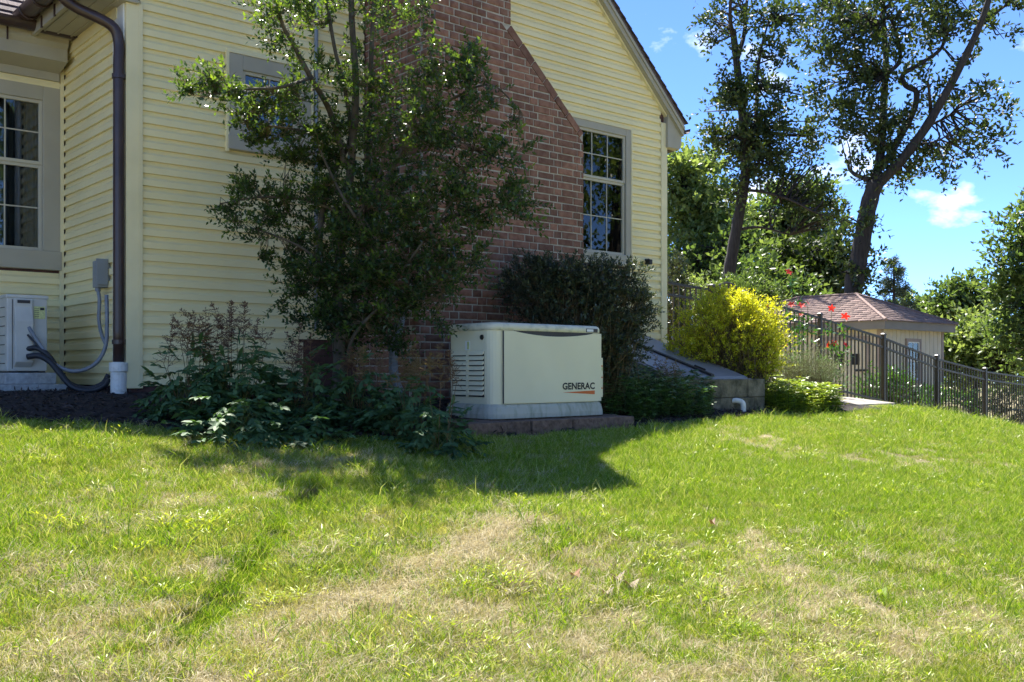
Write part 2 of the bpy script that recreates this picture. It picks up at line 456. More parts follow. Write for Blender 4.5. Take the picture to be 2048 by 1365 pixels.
# mulch bed: front edge read off the photograph, back edge under the house
edge_px = [(-160, 838), (0, 845), (100, 850), (230, 856), (340, 868), (480, 876), (620, 882), (800, 884), (930, 880), (1080, 872),
           (1255, 858), (1330, 852), (1400, 846), (1470, 838), (1530, 831), (1600, 830), (1670, 829), (1775, 824)]
EDGE = [PG(*p) for p in edge_px]
ex, ey = np.array([p.x for p in EDGE]), np.array([p.y for p in EDGE])
o_ = np.argsort(ex); ex, ey = ex[o_], ey[o_]
bx = np.arange(ex[0], ex[-1], .06)
bf = np.interp(bx, ex, ey) + .03 * np.sin(bx * 9) + .02 * np.sin(bx * 23)
rows = np.linspace(0, 1, 30)
bb = np.where(bx < 2.9, 9.7, 8.15)
BX = np.repeat(bx[None], 30, 0); BY = bf[None] + (bb - bf)[None] * rows[:, None] ** 1.3
BZ = gz(BX, BY) + np.where(rows[:, None] < .02, -.03, .025) + .012 * (vnoise(BX * 9, BY * 9) - .5)
bi = np.arange(BX.size).reshape(BX.shape)
tag(fast_mesh('mulch_bed', np.stack([BX, BY, BZ], -1).reshape(-1, 3), np.stack([bi[:-1, :-1], bi[:-1, 1:], bi[1:, 1:], bi[1:, :-1]], -1).reshape(-1, 4), M['mulch']), kind='structure')
def bed_front(x): return np.interp(x, bx, bf)
n = 16000
cxs = rng.uniform(bx[0], 9.0, n); f_ = bed_front(cxs)
cys = f_ + (np.where(cxs < 2.9, 9.6, 8.1) - f_) * rng.random(n) ** 1.4
p = np.stack([cxs, cys, gz(cxs, cys) + .028 + .012 * rng.random(n)], -1)
v, f, k = leaf_arrays(p, np.concatenate([rng.normal(size=(n, 2)), rng.normal(size=(n, 1)) * .25], 1), np.array([0, 0, 1.]) + rng.normal(size=(n, 3)) * .35,
                      rng.uniform(.02, .06, n), rng.uniform(.008, .02, n), T2)
tag(fast_mesh('mulch_chips', v, f, M['chip'], attrs={'tint': np.repeat(rng.random(n), k)}), 'loose dark brown bark chips covering the planting bed', 'mulch', kind='stuff')

# ================================================================== house
WY = 8.07                                  # gable wall plane
XL, XR = 2.863, 9.46                       # its corners
EY_ELL = 9.65                              # wall of the recessed wing
H = .1016                                  # siding exposure
SB = E - .134                              # bottom of siding
XAP, ZE, PITCH = 6.095, E + 3.06, .92
XE_L, XE_R = 2.47, 9.72                    # roof edges
house = empty('house', (XL, WY, 1.3), 'cream vinyl sided gable house with brick chimney and tan trim', 'house')
def roof_z(x): return ZE + PITCH * (min(x - XE_L, XE_R - x))
def sid_profile(z0, h=H):
    return [(.0, z0 + h), (.001, z0 + .70 * h), (.006, z0 + .62 * h), (.020, z0 + .49 * h), (.022, z0), (.002, z0 - .001)]
def board(parent, x0f, x1f, z0, plane, axis_, name='siding_board', h=H):
    pr = sid_profile(z0, h)
    loops = []
    for fn in (x0f, x1f):
        l = []
        for d, z in pr:
            a = fn(z)
            l.append((a, plane - d, z) if axis_ == 'x' else (plane - d, a, z))
        loops.append(l)
    return MB().loft(loops).build(name, M['siding'], parent)
C = lambda c: (lambda z: c)
gable = MB().prism_y([(XL + .01, 1.1), (XR - .01, 1.1), (XR - .01, roof_z(XR) - .12), (XAP, roof_z(XAP) - .15), (XL + .01, roof_z(XL) - .12)], WY + .004, WY + .16).build('gable_wall', M['found'], house)
# windows in the gable wall: (x0, x1, z0, z1) of the opening in the siding
def wz(py, px, Y=WY): return PY(px, py, Y).z
def wx(px, Y=WY): return PY(px, 700, Y).x
win_r = (wx(1150), wx(1256), wz(531, 1215), wz(253, 1215))
win_l = (wx(453), wx(617), wz(300, 455), wz(107, 455))
CHX0, CHX1, CHS0, CHS1, CHY = 5.0, 7.05, 5.12, 6.09, 7.07
fnd_x, fnd_z = wx(598), wz(686, 640)
k = 0
while True:
    z0 = SB + k * H; k += 1
    if z0 > roof_z(XAP) - .2: break
    zm = z0 + H / 2
    lim = lambda z: min(XR - .1, XE_R - (z - ZE + .14) / PITCH)
    liml = lambda z: max(XL + .12, XE_L + (z - ZE + .14) / PITCH)
    segs = []
    if zm > fnd_z: segs.append((liml, C(CHX0 + .1)))
    else: segs.append((liml, C(fnd_x)))
    segs.append((C(CHS1 - .05 if zm > E + 2.2 else CHX1 - .05), lim))
    out = []
    for a, b in segs:
        cut = None
        for w in (win_l, win_r):
            if w[2] < zm < w[3] and a(zm) < w[1] and b(zm) > w[0]: cut = w
        if cut:
            if cut[0] - a(zm) > .04: out.append((a, C(cut[0])))
            if b(zm) - cut[1] > .04: out.append((C(cut[1]), b))
        else: out.append((a, b))
    for a, b in out:
        if b(z0) - a(z0) > .03 and b(z0 + H) - a(z0 + H) > -.2: board(gable, a, b, z0, WY, 'x')
# corner boards
cb = MB().box(XL, XL + .135, WY - .034, WY + .02, SB - .02, ZE - .11).build('corner_board', M['cream'], house, bevel=.004)
MB().box(XL + .098, XL + .112, WY - .037, WY - .0345, SB - .02, ZE - .11).build('bead', M['cream'], cb)
MB().box(XL - .012, XL - .0015, WY + .0, WY + .24, SB - .02, ZE - .11).build('corner_board', M['white'], house)
MB().box(XR - .1, XR + .01, WY - .032, WY + .1, SB - .3, ZE - .03).build('corner_board', M['cream'], house, bevel=.004)
MB().box(fnd_x - .012, fnd_x + .03, WY - .022, WY, 1.15, fnd_z).build('trim_strip', M['cream'], house)
# right hand side wall and back so that the house is solid
MB().box(XR - .03, XR, WY + .102, 20, 1.0, ZE).build('side_wall', M['siding'], house)
# recessed wing: side wall and window wall
side = MB().box(XL + .016, XL + .12, WY + .2, EY_ELL + .1, 1.1, ZE).build('side_wall', M['found'], house)
ell = MB().box(-12, XL + .014, EY_ELL + .016, EY_ELL + .15, 1.1, ZE + .2).build('wing_wall', M['found'], house)
wgx1, wgz0, wgz1 = PY(119, 300, EY_ELL).x, PY(100, 541, EY_ELL).z, PY(100, 172, EY_ELL).z
k = 0
while SB + k * H < ZE - .08:
    z0 = SB + k * H; k += 1
    board(side, C(WY + .238), C(EY_ELL - .01), z0, XL + .016, 'y')
    if z0 < ZE - .35:
        b1 = XL - .03
        if wgz0 < z0 + H / 2 < wgz1 + .1: board(ell, C(wgx1), C(b1), z0, EY_ELL + .016, 'x')
        else: board(ell, C(-6), C(b1), z0, EY_ELL + .016, 'x')
MB().box(XL - .035, XL - .004, EY_ELL - .035, EY_ELL + .0, SB - .02, ZE - .1).build('inside_corner_trim', M['cream'], house)

def window(parent, x0, x1, z0, z1, Y, casing, cols, rows_, rail=None, sill=.1, label=None, casing_mat='trim', outer=True):
    """double hung window in a wall facing -Y; x0..z1 is the outer edge of its casing"""
    w = empty('window', (x0, Y, z0)); place(w, parent)
    c = casing
    f = .012
    fr = MB()
    fr.box(x0, x0 + c, Y - .03, Y + .02, z0 + sill, z1); fr.box(x1 - c, x1, Y - .03, Y + .02, z0 + sill, z1)
    fr.box(x0 + c, x1 - c, Y - .029, Y + .02, z1 - c, z1)
    fr.box(x0 - .01, x1 + .01, Y - .045, Y + .02, z0, z0 + sill)
    fr.build('casing', M[casing_mat], w, bevel=.005)
    if outer:
        t = MB(); e = .02
        t.box(x0 - e, x0, Y - .036, Y, z0 - e, z1 + e); t.box(x1, x1 + e, Y - .036, Y, z0 - e, z1 + e)
        t.box(x0, x1, Y - .036, Y, z1, z1 + e)
        t.build('channel_trim', M['cream'], w)
    a0, a1, b0, b1 = x0 + c, x1 - c, z0 + sill, z1 - c
    s = .03
    mid = rail if rail is not None else (b0 + b1) / 2
    for (q0, q1, dy) in ((b0, mid, .012), (mid, b1, 0.)):
        sh = MB(); y0, y1 = Y - .012 + dy, Y + .03 + dy
        sh.box(a0, a0 + s, y0, y1, q0, q1); sh.box(a1 - s, a1, y0, y1, q0, q1)
        sh.box(a0 + s, a1 - s, y0 + .001, y1, q0, q0 + s); sh.box(a0 + s, a1 - s, y0 + .001, y1, q1 - s, q1)
        sash = sh.build('sash', M['sash' if casing_mat == 'trim' else 'white'], w, bevel=.003)
        MB().box(a0 + s - .002, a1 - s + .002, Y + .008 + dy, Y + .011 + dy, q0 + s - .002, q1 - s + .002).build('pane', M['glass'], sash)
        for i in range(1, cols):
            xx = a0 + s + (a1 - a0 - 2 * s) * i / cols
            MB().box(xx - .0055, xx + .0055, Y + .0005 + dy, Y + .0078 + dy, q0 + s, q1 - s).build('muntin', M['sash'], sash)
        for i in range(1, rows_):
            zz = q0 + s + (q1 - q0 - 2 * s) * i / rows_
            MB().box(a0 + s, a1 - s, Y + .001 + dy, Y + .0074 + dy, zz - .0055, zz + .0055).build('muntin', M['sash'], sash)
    # room behind: dark box with curtains at the sides
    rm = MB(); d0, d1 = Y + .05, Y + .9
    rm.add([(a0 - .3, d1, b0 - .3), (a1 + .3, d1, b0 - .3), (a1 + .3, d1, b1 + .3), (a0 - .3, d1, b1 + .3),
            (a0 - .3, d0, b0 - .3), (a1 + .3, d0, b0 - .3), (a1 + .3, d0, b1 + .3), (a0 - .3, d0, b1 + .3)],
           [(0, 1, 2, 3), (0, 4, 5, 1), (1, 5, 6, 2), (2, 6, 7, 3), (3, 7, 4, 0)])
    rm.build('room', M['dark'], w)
    cu = MB(); n = 40; wdt = (a1 - a0) * .34
    for sgn, xs0 in ((1, a0), (-1, a1)):
        for i in range(n):
            u0, u1 = i / n, (i + 1) / n
            y = lambda u: Y + .12 + .018 * math.sin(u * 34)
            X0, X1 = xs0 + sgn * wdt * u0, xs0 + sgn * wdt * u1
            cu.add([(X0, y(u0), b0), (X1, y(u1), b0), (X1, y(u1), b1), (X0, y(u0), b1)], [(0, 1, 2, 3)])
    cu.build('curtain', M['curtain'], w, smooth=True)
    if label: w['label'] = label
    return w
# openings are left in the boards; the wall core needs holes too
def punch(o, boxes):
    for (x0, x1, y0, y1, z0, z1) in boxes:
        c = MB().box(x0, x1, y0, y1, z0, z1).build('cutter', M['dark'])
        md = o.modifiers.new('hole', 'BOOLEAN'); md.object = c; md.operation = 'DIFFERENCE'; md.solver = 'EXACT'
    bpy.context.view_layer.update()
    me = bpy.data.meshes.new_from_object(o.evaluated_get(bpy.context.evaluated_depsgraph_get()))
    cs = [m_.object for m_ in o.modifiers]
    o.modifiers.clear(); o.data = me
    for c in cs: bpy.data.objects.remove(c)
window(house, win_r[0] - .12, win_r[1], win_r[2], win_r[3], WY - .02, .085, 3, 2, rail=wz(363, 1215), sill=.13, label='tall double hung window beside the chimney')
window(house, win_l[0], win_l[1], win_l[2], win_l[3], WY - .02, .13, 2, 2, sill=.12, label='window behind the holly tree')
rx0, rx1 = PY(-260, 300, EY_ELL).x, wgx1
window(house, rx0, rx1, wgz0, wgz1, EY_ELL + .002, .15, 4, 2, rail=PY(60, 328, EY_ELL).z, sill=.17, label='wide window of the recessed wing')
punch(gable, [(w[0] + .02, w[1] - .02, WY - .2, WY + .5, w[2] + .03, w[3] - .03) for w in (win_l, (win_r[0] - .12, win_r[1], win_r[2], win_r[3]))])
punch(ell, [(rx0 + .02, rx1 - .02, EY_ELL - .2, EY_ELL + .5, wgz0 + .03, wgz1 - .03)])

# roofs
def slab(name, pts, th, m, parent):
    a, b, c = Vector(pts[0]), Vector(pts[1]), Vector(pts[2]); n_ = (b - a).cross(c - a).normalized()
    if n_.z < 0: n_ = -n_
    return MB().loft([[Vector(q) - n_ * th for q in pts], [Vector(q) for q in pts]]).build(name, m, parent)
YF, YB = WY - .11, 20
roof = slab('roof', [(XE_R, YF, ZE), (XE_R, YB, ZE), (XAP, YB, roof_z(XAP)), (XAP, YF, roof_z(XAP))], .035, M['shingle'], house)
slab('roof', [(XE_L, YF, ZE), (XE_L, YB, ZE), (XAP, YB, roof_z(XAP)), (XAP, YF, roof_z(XAP))], .035, M['shingle'], house)
GYE = EY_ELL - .36
wing_roof = slab('wing_roof', [(-12, GYE, ZE - .04), (XE_L + .02, GYE, ZE - .04), (XE_L + 5, GYE + 5, ZE - .04 + PITCH * 5), (-12, GYE + 5, ZE - .04 + PITCH * 5)], .03, M['shingle'], house)
# shingle tabs: along the visible rake edge and on the wing roof
tabm = {}
def tab_mesh(w, l, t):
    key = (round(w, 3), l, t)
    if key not in tabm:
        o = MB().add([(0, 0, 0), (w, 0, 0), (w, l, 0), (0, l, 0), (0.003, 0.002, t), (w - .003, 0.002, t), (w, l, .001), (0, l, .001)],
                     [(0, 3, 2, 1), (4, 5, 6, 7), (0, 1, 5, 4), (1, 2, 6, 5), (2, 3, 7, 6), (3, 0, 4, 7)])
        me = bpy.data.meshes.new('shingle'); me.from_pydata(o.v, [], o.f); me.materials.append(M['shingle']); tabm[key] = me
    return tabm[key]
sl = math.atan(PITCH)
for r_ in range(9):
    for c_ in range(9):
        o = bpy.data.objects.new('shingle', tab_mesh(.298, .15, .011)); COL.objects.link(o)
        yy = GYE - .012 + r_ * .125 * math.cos(sl)
        o.rotation_euler = (sl - .05, 0, 0)
        o.location = (-.05 + c_ * .3 + (.15 if r_ % 2 else 0) + float(rng.normal() * .004), yy, ZE - .036 + (yy - GYE) * PITCH)
        place(o, wing_roof)
for r_ in range(26):                        # right-hand roof edge seen from below the rake
    o = bpy.data.objects.new('shingle', tab_mesh(.30, .19, .012)); COL.objects.link(o)
    t_ = r_ * .14
    o.rotation_euler = (sl - .05, 0, math.pi / 2)
    o.location = (XE_R + .02 - t_ * math.cos(sl), YF - .03, ZE - .012 + t_ * math.sin(sl)); place(o, roof)
# rake boards and soffit under the gable overhang
rb = lambda d0, d1, y0, y1: MB().prism_y([(XE_R - .02, ZE - .05 - d0 - .0), (XAP, roof_z(XAP) - .05 - d0 + .018), (XAP, roof_z(XAP) - .05 - d1 + .018), (XE_R - .02, ZE - .05 - d1)], y0, y1)
rb2 = lambda d0, d1, y0, y1: MB().prism_y([(XL - .04, roof_z(XL - .04) - .05 - d0), (XAP, roof_z(XAP) - .05 - d0 + .018), (XAP, roof_z(XAP) - .05 - d1 + .018), (XL - .04, roof_z(XL - .04) - .05 - d1)], y0, y1)
for fn in (rb, rb2):
    k_ = fn(.0, .045, YF - .012, YF + .02).build('rake_board', M['trim'], house)
    fn(.045, .115, YF + .006, YF + .03).build('rake_board', M['trim'], house)
    fn(.10, .118, YF + .0305, WY - .001).build('rake_soffit', M['soffit'], house)
    fn(.118, .145, WY - .048, WY - .002).build('rake_trim', M['cream'], house)
# boxed eave returns
MB().prism_y([(XR - .02, ZE - .33), (XE_R - .06, ZE - .33), (XE_R - .02, ZE - .27), (XE_R - .02, ZE - .06), (XR - .02, ZE + .08)], YF + .043, YF + .25).build('eave_return', M['trim'], house, bevel=.004)
MB().box(XR + .012, XE_R - .06, YF + .26, YB, ZE - .30, ZE - .28).build('soffit', M['soffit'], house)
MB().box(XE_R - .058, XE_R - .03, YF + .26, YB, ZE - .30, ZE - .05).build('fascia', M['trim'], house)
# left eave: soffit, fascia, frieze
MB().box(XE_L + .06, XL + .1, YF + .045, EY_ELL, ZE - .115, ZE - .10).build('soffit', M['soffit'], house)
for i in range(3):
    MB().box(XE_L + .10 + i * .11, XE_L + .112 + i * .11, YF + .05, EY_ELL - .4, ZE - .122, ZE - .1155).build('soffit_bead', M['trim'], house)
MB().box(XE_L + .03, XE_L + .058, YF + .045, EY_ELL - .3, ZE - .15, ZE - .01).build('fascia', M['trim'], house)
MB().box(XL - .022, XL + .0, WY + .14, EY_ELL - .02, ZE - .21, ZE - .116).build('frieze_board', M['cream'], house)
MB().box(XL - .06, XL + .085, YF + .043, YF + .25, ZE - .125, ZE + .1).build('eave_return', M['trim'], house, bevel=.004)
# wing cornice over the window
MB().prism_x([(GYE + .03, ZE - .08), (GYE + .03, ZE - .16), (GYE + .07, ZE - .20), (GYE + .07, ZE - .31), (EY_ELL - .06, ZE - .36), (EY_ELL - .06, ZE - .43), (EY_ELL + .01, ZE - .43), (EY_ELL + .01, ZE - .08)], -6, XL - .05).build('cornice', M['trim'], house)
MB().box(-6, XL - .04, EY_ELL - .03, EY_ELL + .005, ZE - .49, ZE - .431).build('frieze_board', M['cream'], house)

# gutters, downspouts
def half_round(p0, p1, r, name, parent):
    p0, p1 = Vector(p0), Vector(p1); d = (p1 - p0).normalized(); s_ = d.cross(Vector((0, 0, 1))).normalized()
    prof = [(math.cos(a) * r, math.sin(a) * r) for a in [math.pi + math.pi * k / 10 for k in range(11)]]
    prof += [(x * .93, z * .93 + .001) for x, z in prof[::-1]]
    return MB().loft([[p + s_ * x + Vector((0, 0, z)) for x, z in prof] for p in (p0, p1)]).build(name, M['brown'], parent)
gl_ = half_round((XE_L - .06, YF + .05, ZE - .015), (XE_L - .06, GYE - .02, ZE - .0), .078, 'gutter', house)
for yy in (WY + .1, WY + .62, WY + .98):
    MB().tube([(XE_L - .06 + .081 * math.cos(a), yy, ZE - .01 + .081 * math.sin(a)) for a in [math.pi + math.pi * k / 8 for k in range(9)]], .010, 6).build('gutter_band', M['brown'], gl_)
    MB().box(XE_L + .02, XE_L + .035, yy - .06, yy - .035, ZE - .16, ZE - .06).build('gutter_bracket', M['brown'], gl_)
gw = half_round((-6, GYE - .055, ZE - .055), (XL - .03, GYE - .055, ZE - .055), .075, 'gutter', house)
MB().box(XL - .032, XL - .026, GYE - .13, GYE + .02, ZE - .13, ZE - .055).build('gutter_end_cap', M['brown'], gw)
for xx in (2.3, 1.6, .9):
    MB().box(xx, xx + .014, GYE + .02, GYE + .03, ZE - .22, ZE - .10).build('gutter_bracket', M['brown'], gw)
gr = half_round((XE_R + .055, YF + .02, ZE - .05), (XE_R + .055, YB, ZE - .05), .07, 'gutter', house)
dx, dy = XL - .048, WY + .0
dpath = crom([(XE_L - .06, WY + .12, ZE - .09), (XE_L - .04, WY + .11, ZE - .16), (XE_L + .06, WY + .09, ZE - .22), (dx - .06, dy + .01, ZE - .32), (dx, dy, ZE - .44), (dx, dy, ZE - .62)], 5)
dpath += [Vector((dx, dy, z)) for z in (ZE - 1.4, E + .3, E + .06)]
ds = MB().tube(dpath, .043, 14).build('downspout', M['brown'], house, smooth=True)
for zz in (ZE - .74, E + .20):
    MB().tube([(dx, dy, zz), (dx, dy, zz + .035)], .052, 14).build('strap', M['brown'], ds)
pv = MB().tube([(dx, dy, gz(dx, dy) - .05), (dx, dy, E - .02)], .062, 18)
pv.tube([(dx, dy, E - .02), (dx, dy, E + .055)], .072, 18)
pv.build('drain_pipe', M['pvc'], house, bevel=.006)
q0 = PY(1372, 255, WY - .1)
MB().tube(crom([(XE_R + .03, WY + .05, ZE - .1), (XE_R + .03, WY + .05, ZE - .2), (XE_R - .02, WY + .06, ZE - .28), (XR + .06, WY + .08, ZE - .36), (XR + .05, WY + .1, ZE - .46)], 5), .04, 12).build('downspout', M['brown'], house, smooth=True)

# ------------------------------------------------------------------ chimney
chim = MB()
ZS0 = PY(1022, 52, CHY).z; ZS1 = PY(1169, 268, CHY).z; CHT = E + 5.5  # unseen stack top kept below the ridge so its lawn shadow fits
prof = [(CHX0, .9), (CHX1, .9), (CHX1, ZS1), (CHS1, ZS0), (CHS1, CHT), (CHS0, CHT), (CHS0, E + 1.75), (CHX0, E + 1.6)]
inset = .007
pm = [(CHX0 + inset, .9), (CHX1 - inset, .9), (CHX1 - inset, ZS1 - .01), (CHS1 - inset, ZS0 - .01), (CHS1 - inset, CHT), (CHS0 + inset, CHT), (CHS0 + inset, E + 1.75), (CHX0 + inset, E + 1.6)]
chimney = chim.prism_y(pm, CHY + inset, WY + .15).build('chimney', M['mortar'], house)
CO, ST, HD, MO = .0695, .198, .097, .012
def clip(poly, a, b, c):                   # keep a*x + b*z <= c
    out = []
    for i in range(len(poly)):
        p_, q_ = poly[i], poly[(i + 1) % len(poly)]
        dp, dq = a * p_[0] + b * p_[1] - c, a * q_[0] + b * q_[1] - c
        if dp <= 0: out.append(p_)
        if dp * dq < 0:
            t = dp / (dp - dq); out.append((p_[0] + (q_[0] - p_[0]) * t, p_[1] + (q_[1] - p_[1]) * t))
    return out
sh_a, sh_b = (ZS0 - ZS1), (CHX1 - CHS1)    # shoulder line normal
sh_c = sh_a * CHX1 + sh_b * ZS1
front = []
k = 0
while True:
    z0 = 1.05 + k * CO; k += 1
    if z0 > E + 4.6: break
    x = CHX0 - (0 if k % 2 else (ST + HD) / 2 + .005) ; i = k % 2
    while x < CHX1:
        w = ST if i % 2 == 0 else HD; i += 1
        x0, x1 = x, x + w; x = x1 + MO
        j = rng.normal(size=4) * .0018
        left = CHX0 if z0 < E + 1.65 else CHS0
        poly = [(max(x0, left) + j[0], z0 + j[1]), (min(x1, CHX1) + j[2], z0 + j[1] * .5), (min(x1, CHX1) + j[2], z0 + CO - MO + j[3]), (max(x0, left) + j[0], z0 + CO - MO + j[3] * .5)]
        if poly[1][0] - poly[0][0] < .012: continue
        if z0 > ZS0 - .02:
            if poly[0][0] > CHS1 - .012: continue
            poly = clip(poly, 1, 0, CHS1)
        elif z0 + CO > ZS1 - .08:
            poly = clip(poly, sh_a, sh_b, sh_c - .075 * math.hypot(sh_a, sh_b))
        if len(poly) < 3: continue
        ar = abs(sum(poly[m_][0] * poly[(m_ + 1) % len(poly)][1] - poly[(m_ + 1) % len(poly)][0] * poly[m_][1] for m_ in range(len(poly)))) / 2
        if ar < .0009: continue
        front.append(poly)
def brick_geo(poly, yf, yb):
    cx_, cz_ = sum(p_[0] for p_ in poly) / len(poly), sum(p_[1] for p_ in poly) / len(poly)
    c = .004
    inn = []
    for x_, z_ in poly:
        d = Vector((cx_ - x_, cz_ - z_)); l_ = max(d.length, 1e-4)
        inn.append((x_ + math.copysign(min(c, abs(d.x)), d.x), z_ + math.copysign(min(c, abs(d.y)), d.y)))
    m_ = MB(); dyy = float(rng.normal() * .0012)
    m_.loft([[(x_, yb, z_) for x_, z_ in poly], [(x_, yf + c + dyy, z_) for x_, z_ in poly], [(x_, yf + dyy, z_) for x_, z_ in inn]])
    return m_
def vis_key(poly):
    c_ = poly[0]; return (0 if (c_[0] > 5.55 and c_[1] > E + .05) else 1, -c_[0])
front.sort(key=vis_key)
rest_v, rest_f, rest_t = [], [], []
def add_rest(m_):
    n_ = sum(len(a) for a in rest_v); rest_v.append(np.array(m_.v))
    t_ = rng.random()
    rest_t.append(np.full(len(m_.v), t_))
    for f_ in m_.f:
        for q_ in range(1, len(f_) - 1): rest_f.append((f_[0] + n_, f_[q_] + n_, f_[q_ + 1] + n_))
for i, poly in enumerate(front):
    m_ = brick_geo(poly, CHY, CHY + .06)
    if i < 300: m_.build('brick', M['brick'], chimney)
    else: add_rest(m_)
# left face of the stack (faces -X)
k = 0
while True:
    z0 = 1.05 + k * CO; k += 1
    if z0 > E + 4.6: break
    xf = CHX0 if z0 < E + 1.65 else CHS0
    y = CHY + (.0 if k % 2 else .105); i = k % 2
    while y < WY:
        w = ST if i % 2 == 0 else HD; i += 1
        y0, y1 = y, min(y + w, WY); y = y1 + MO
        if y1 - y0 < .02: continue
        m_ = MB(); d = float(rng.normal() * .0012); c = .004
        m_.loft([[(xf + .06, a, b) for a, b in ((y0, z0), (y1, z0), (y1, z0 + CO - MO), (y0, z0 + CO - MO))],
                 [(xf + c + d, a, b) for a, b in ((y0, z0), (y1, z0), (y1, z0 + CO - MO), (y0, z0 + CO - MO))],
                 [(xf + d, a, b) for a, b in ((y0 + c, z0 + c), (y1 - c, z0 + c), (y1 - c, z0 + CO - MO - c), (y0 + c, z0 + CO - MO - c))]])
        add_rest(m_)
o = fast_mesh('brickwork', np.concatenate(rest_v), np.array(rest_f), M['brick'], chimney, {'tint': np.concatenate(rest_t)})
tag(o, kind='stuff')
# brick coping on the sloping shoulder
sd = Vector((CHX1 - CHS1, 0, ZS1 - ZS0)); sln = sd.length; sd.normalize(); sn_ = Vector((-sd.z, 0, sd.x))
q = .0; i = 0
while q < sln - .02:
    l_ = min(.205, sln - q)
    a = Vector((CHS1, 0, ZS0)) + sd * q; b = a + sd * (l_ - .008); jt = float(rng.normal() * .004)
    cs_ = [a - sn_ * .07, b - sn_ * .07, b + sn_ * jt, a + sn_ * (jt + .002)]
    MB().prism_y([(p_.x, p_.z) for p_ in cs_], CHY - .004 + jt * .5, WY - .01).build('coping_brick', M['brick'], chimney, bevel=.004)
    q += .205; i += 1

# things fixed to the house walls
box = empty('disconnect_box', PX(206, 575, XL), 'grey electrical disconnect box with conduits on the cream side wall', 'electrical box')
by0, bz0, bz1 = PX(213, 550, XL).y, PX(206, 578, XL).z, PX(206, 525, XL).z
MB().box(XL - .095, XL + .012, by0 - .06, by0 + .06, bz0, bz1).build('housing', M['grey'], box, bevel=.008)
MB().box(XL - .105, XL - .01, by0 - .075, by0 - .0605, bz0 + .02, bz1 + .012).build('cover', M['grey'], box, bevel=.004)
MB().tube([(XL - .07, by0, bz0 - .03), (XL - .07, by0, bz0)], .022, 12).build('fitting', M['conduit'], box)
hd = 7.9
loop = crom([(XL - .07, by0, bz0 - .02)] + [PD(a_, b_, hd + .35) for a_, b_ in ((199, 600), (198, 640), (203, 668), (211, 688))], 6)
MB().tube(loop, .016, 8).build('conduit', M['conduit'], box, smooth=True)

cond = MB().tube([(wx(628) , WY - .04, E + .35), (wx(628), WY - .04, E + 1.2), (wx(628), WY - .04, ZE + 1.3)], .019, 10).build('conduit_pipe', M['grey'], None, smooth=True)
tag(cond, 'straight grey conduit pipe climbing the siding behind the holly', 'pipe')
fx = PY(797, 640, CHY - .12)
fp = MB().tube(crom([PD(806, 615, 8.2), PD(797, 660, 8.1), PD(789, 700, 8.05), PD(787, 740, 8.05), PD(800, 790, 8.05)], 12), [.036 + .003 * (i_ % 2) for i_ in range(49)], 12).build('corrugated_pipe', M['conduit'], None)
tag(fp, 'leaning grey corrugated drain pipe rising from the plants by the chimney', 'pipe')
sp = empty('wall_spigot', PY(1292, 525, WY - .014), 'small black bracket on cream siding under the tall window', 'bracket')
s0 = PY(1292, 525, WY - .014)
MB().box(s0.x - .02, s0.x + .035, WY - .09, WY - .01, s0.z - .03, s0.z + .03).build('cover', M['black'], sp, bevel=.008)
MB().tube([(s0.x - .05, WY - .05, s0.z + .02), (s0.x, WY - .06, s0.z + .025)], .016, 8).build('spout', M['black'], sp)

# ================================================================== heat pump
AX0, AX1, AY0, AY1 = 2.13, 2.435, 8.62, 9.42
az0, az1 = PY(50, 743, AY0).z, PY(50, 590, AY0).z
ac = empty('heat_pump', (AX0, AY0, 1.3), 'beige outdoor heat pump unit on a grey pad below the wing window', 'heat pump')
body = MB().box(AX0, AX1, AY0, AY1, az0, az1 - .012).build('cabinet', M['ac'], ac, bevel=.012)
MB().box(AX0 - .008, AX1 + .008, AY0 - .008, AY1 + .008, az1 - .03, az1).build('top_panel', M['ac'], ac, bevel=.008)
c0, c1 = AX0 + .05, AX0 + .185
MB().prism_x([(AY0 - .001, az0 + .03), (AY0 - .055, az0 + .075), (AY0 - .055, az0 + .40), (AY0 - .03, az1 - .10), (AY0 - .03, az1 - .035), (AY0 - .001, az1 - .035)], c0, c1).build('service_cover', M['ac'], ac, bevel=.006)
MB().box(c0 + .02, c1 - .02, AY0 - .034, AY0 - .0305, az1 - .07, az1 - .045).build('recess_shade', M['seam'], ac)  # dark strip on the cover stands in for the shade of a grip
MB().box(AX0 + .038, AX0 + .043, AY0 - .002, AY0 - .0005, az0 + .02, az1 - .04).build('panel_seam', M['seam'], ac)
lb = MB().box(AX1 - .105, AX1 - .02, AY0 - .004, AY0 - .001, az1 - .19, az1 - .09).build('rating_label', M['yellow'], ac)
MB().box(AX1 - .058, AX1 - .026, AY0 - .006, AY0 - .0045, az1 - .12, az1 - .10).build('barcode', M['black'], lb)
for i in range(5):
    MB().box(AX1 - .10, AX1 - .065, AY0 - .0055, AY0 - .0045, az1 - .11 - i * .016, az1 - .107 - i * .016).build('text_line', M['seam'], lb)
for i in range(7):
    MB().box(AX0 - .006, AX0 - .0005, AY0 + .06, AY1 - .05, az0 + .06 + i * .075, az0 + .066 + i * .075).build('grille_bar', M['seam'], ac)
MB().box(AX0 - .02, AX1 + .06, AY0 - .04, AY1 + .05, az0 - .105, az0 - .012).build('stand', M['pad'], ac, bevel=.01)
for xx in (AX0 + .03, AX1 - .06):
    MB().box(xx, xx + .05, AY0 + .02, AY1 - .02, az0 - .0125, az0 + .002).build('foot', M['seam'], ac)
MB().box(AX0 - .25, AX1 + .13, AY0 - .10, AY1 + .1, az0 - .175, az0 - .1055).build('pad', M['pad'], ac, bevel=.01)
def px_path(l, D): return crom([PD(a_, b_, D) for a_, b_ in l], 6)
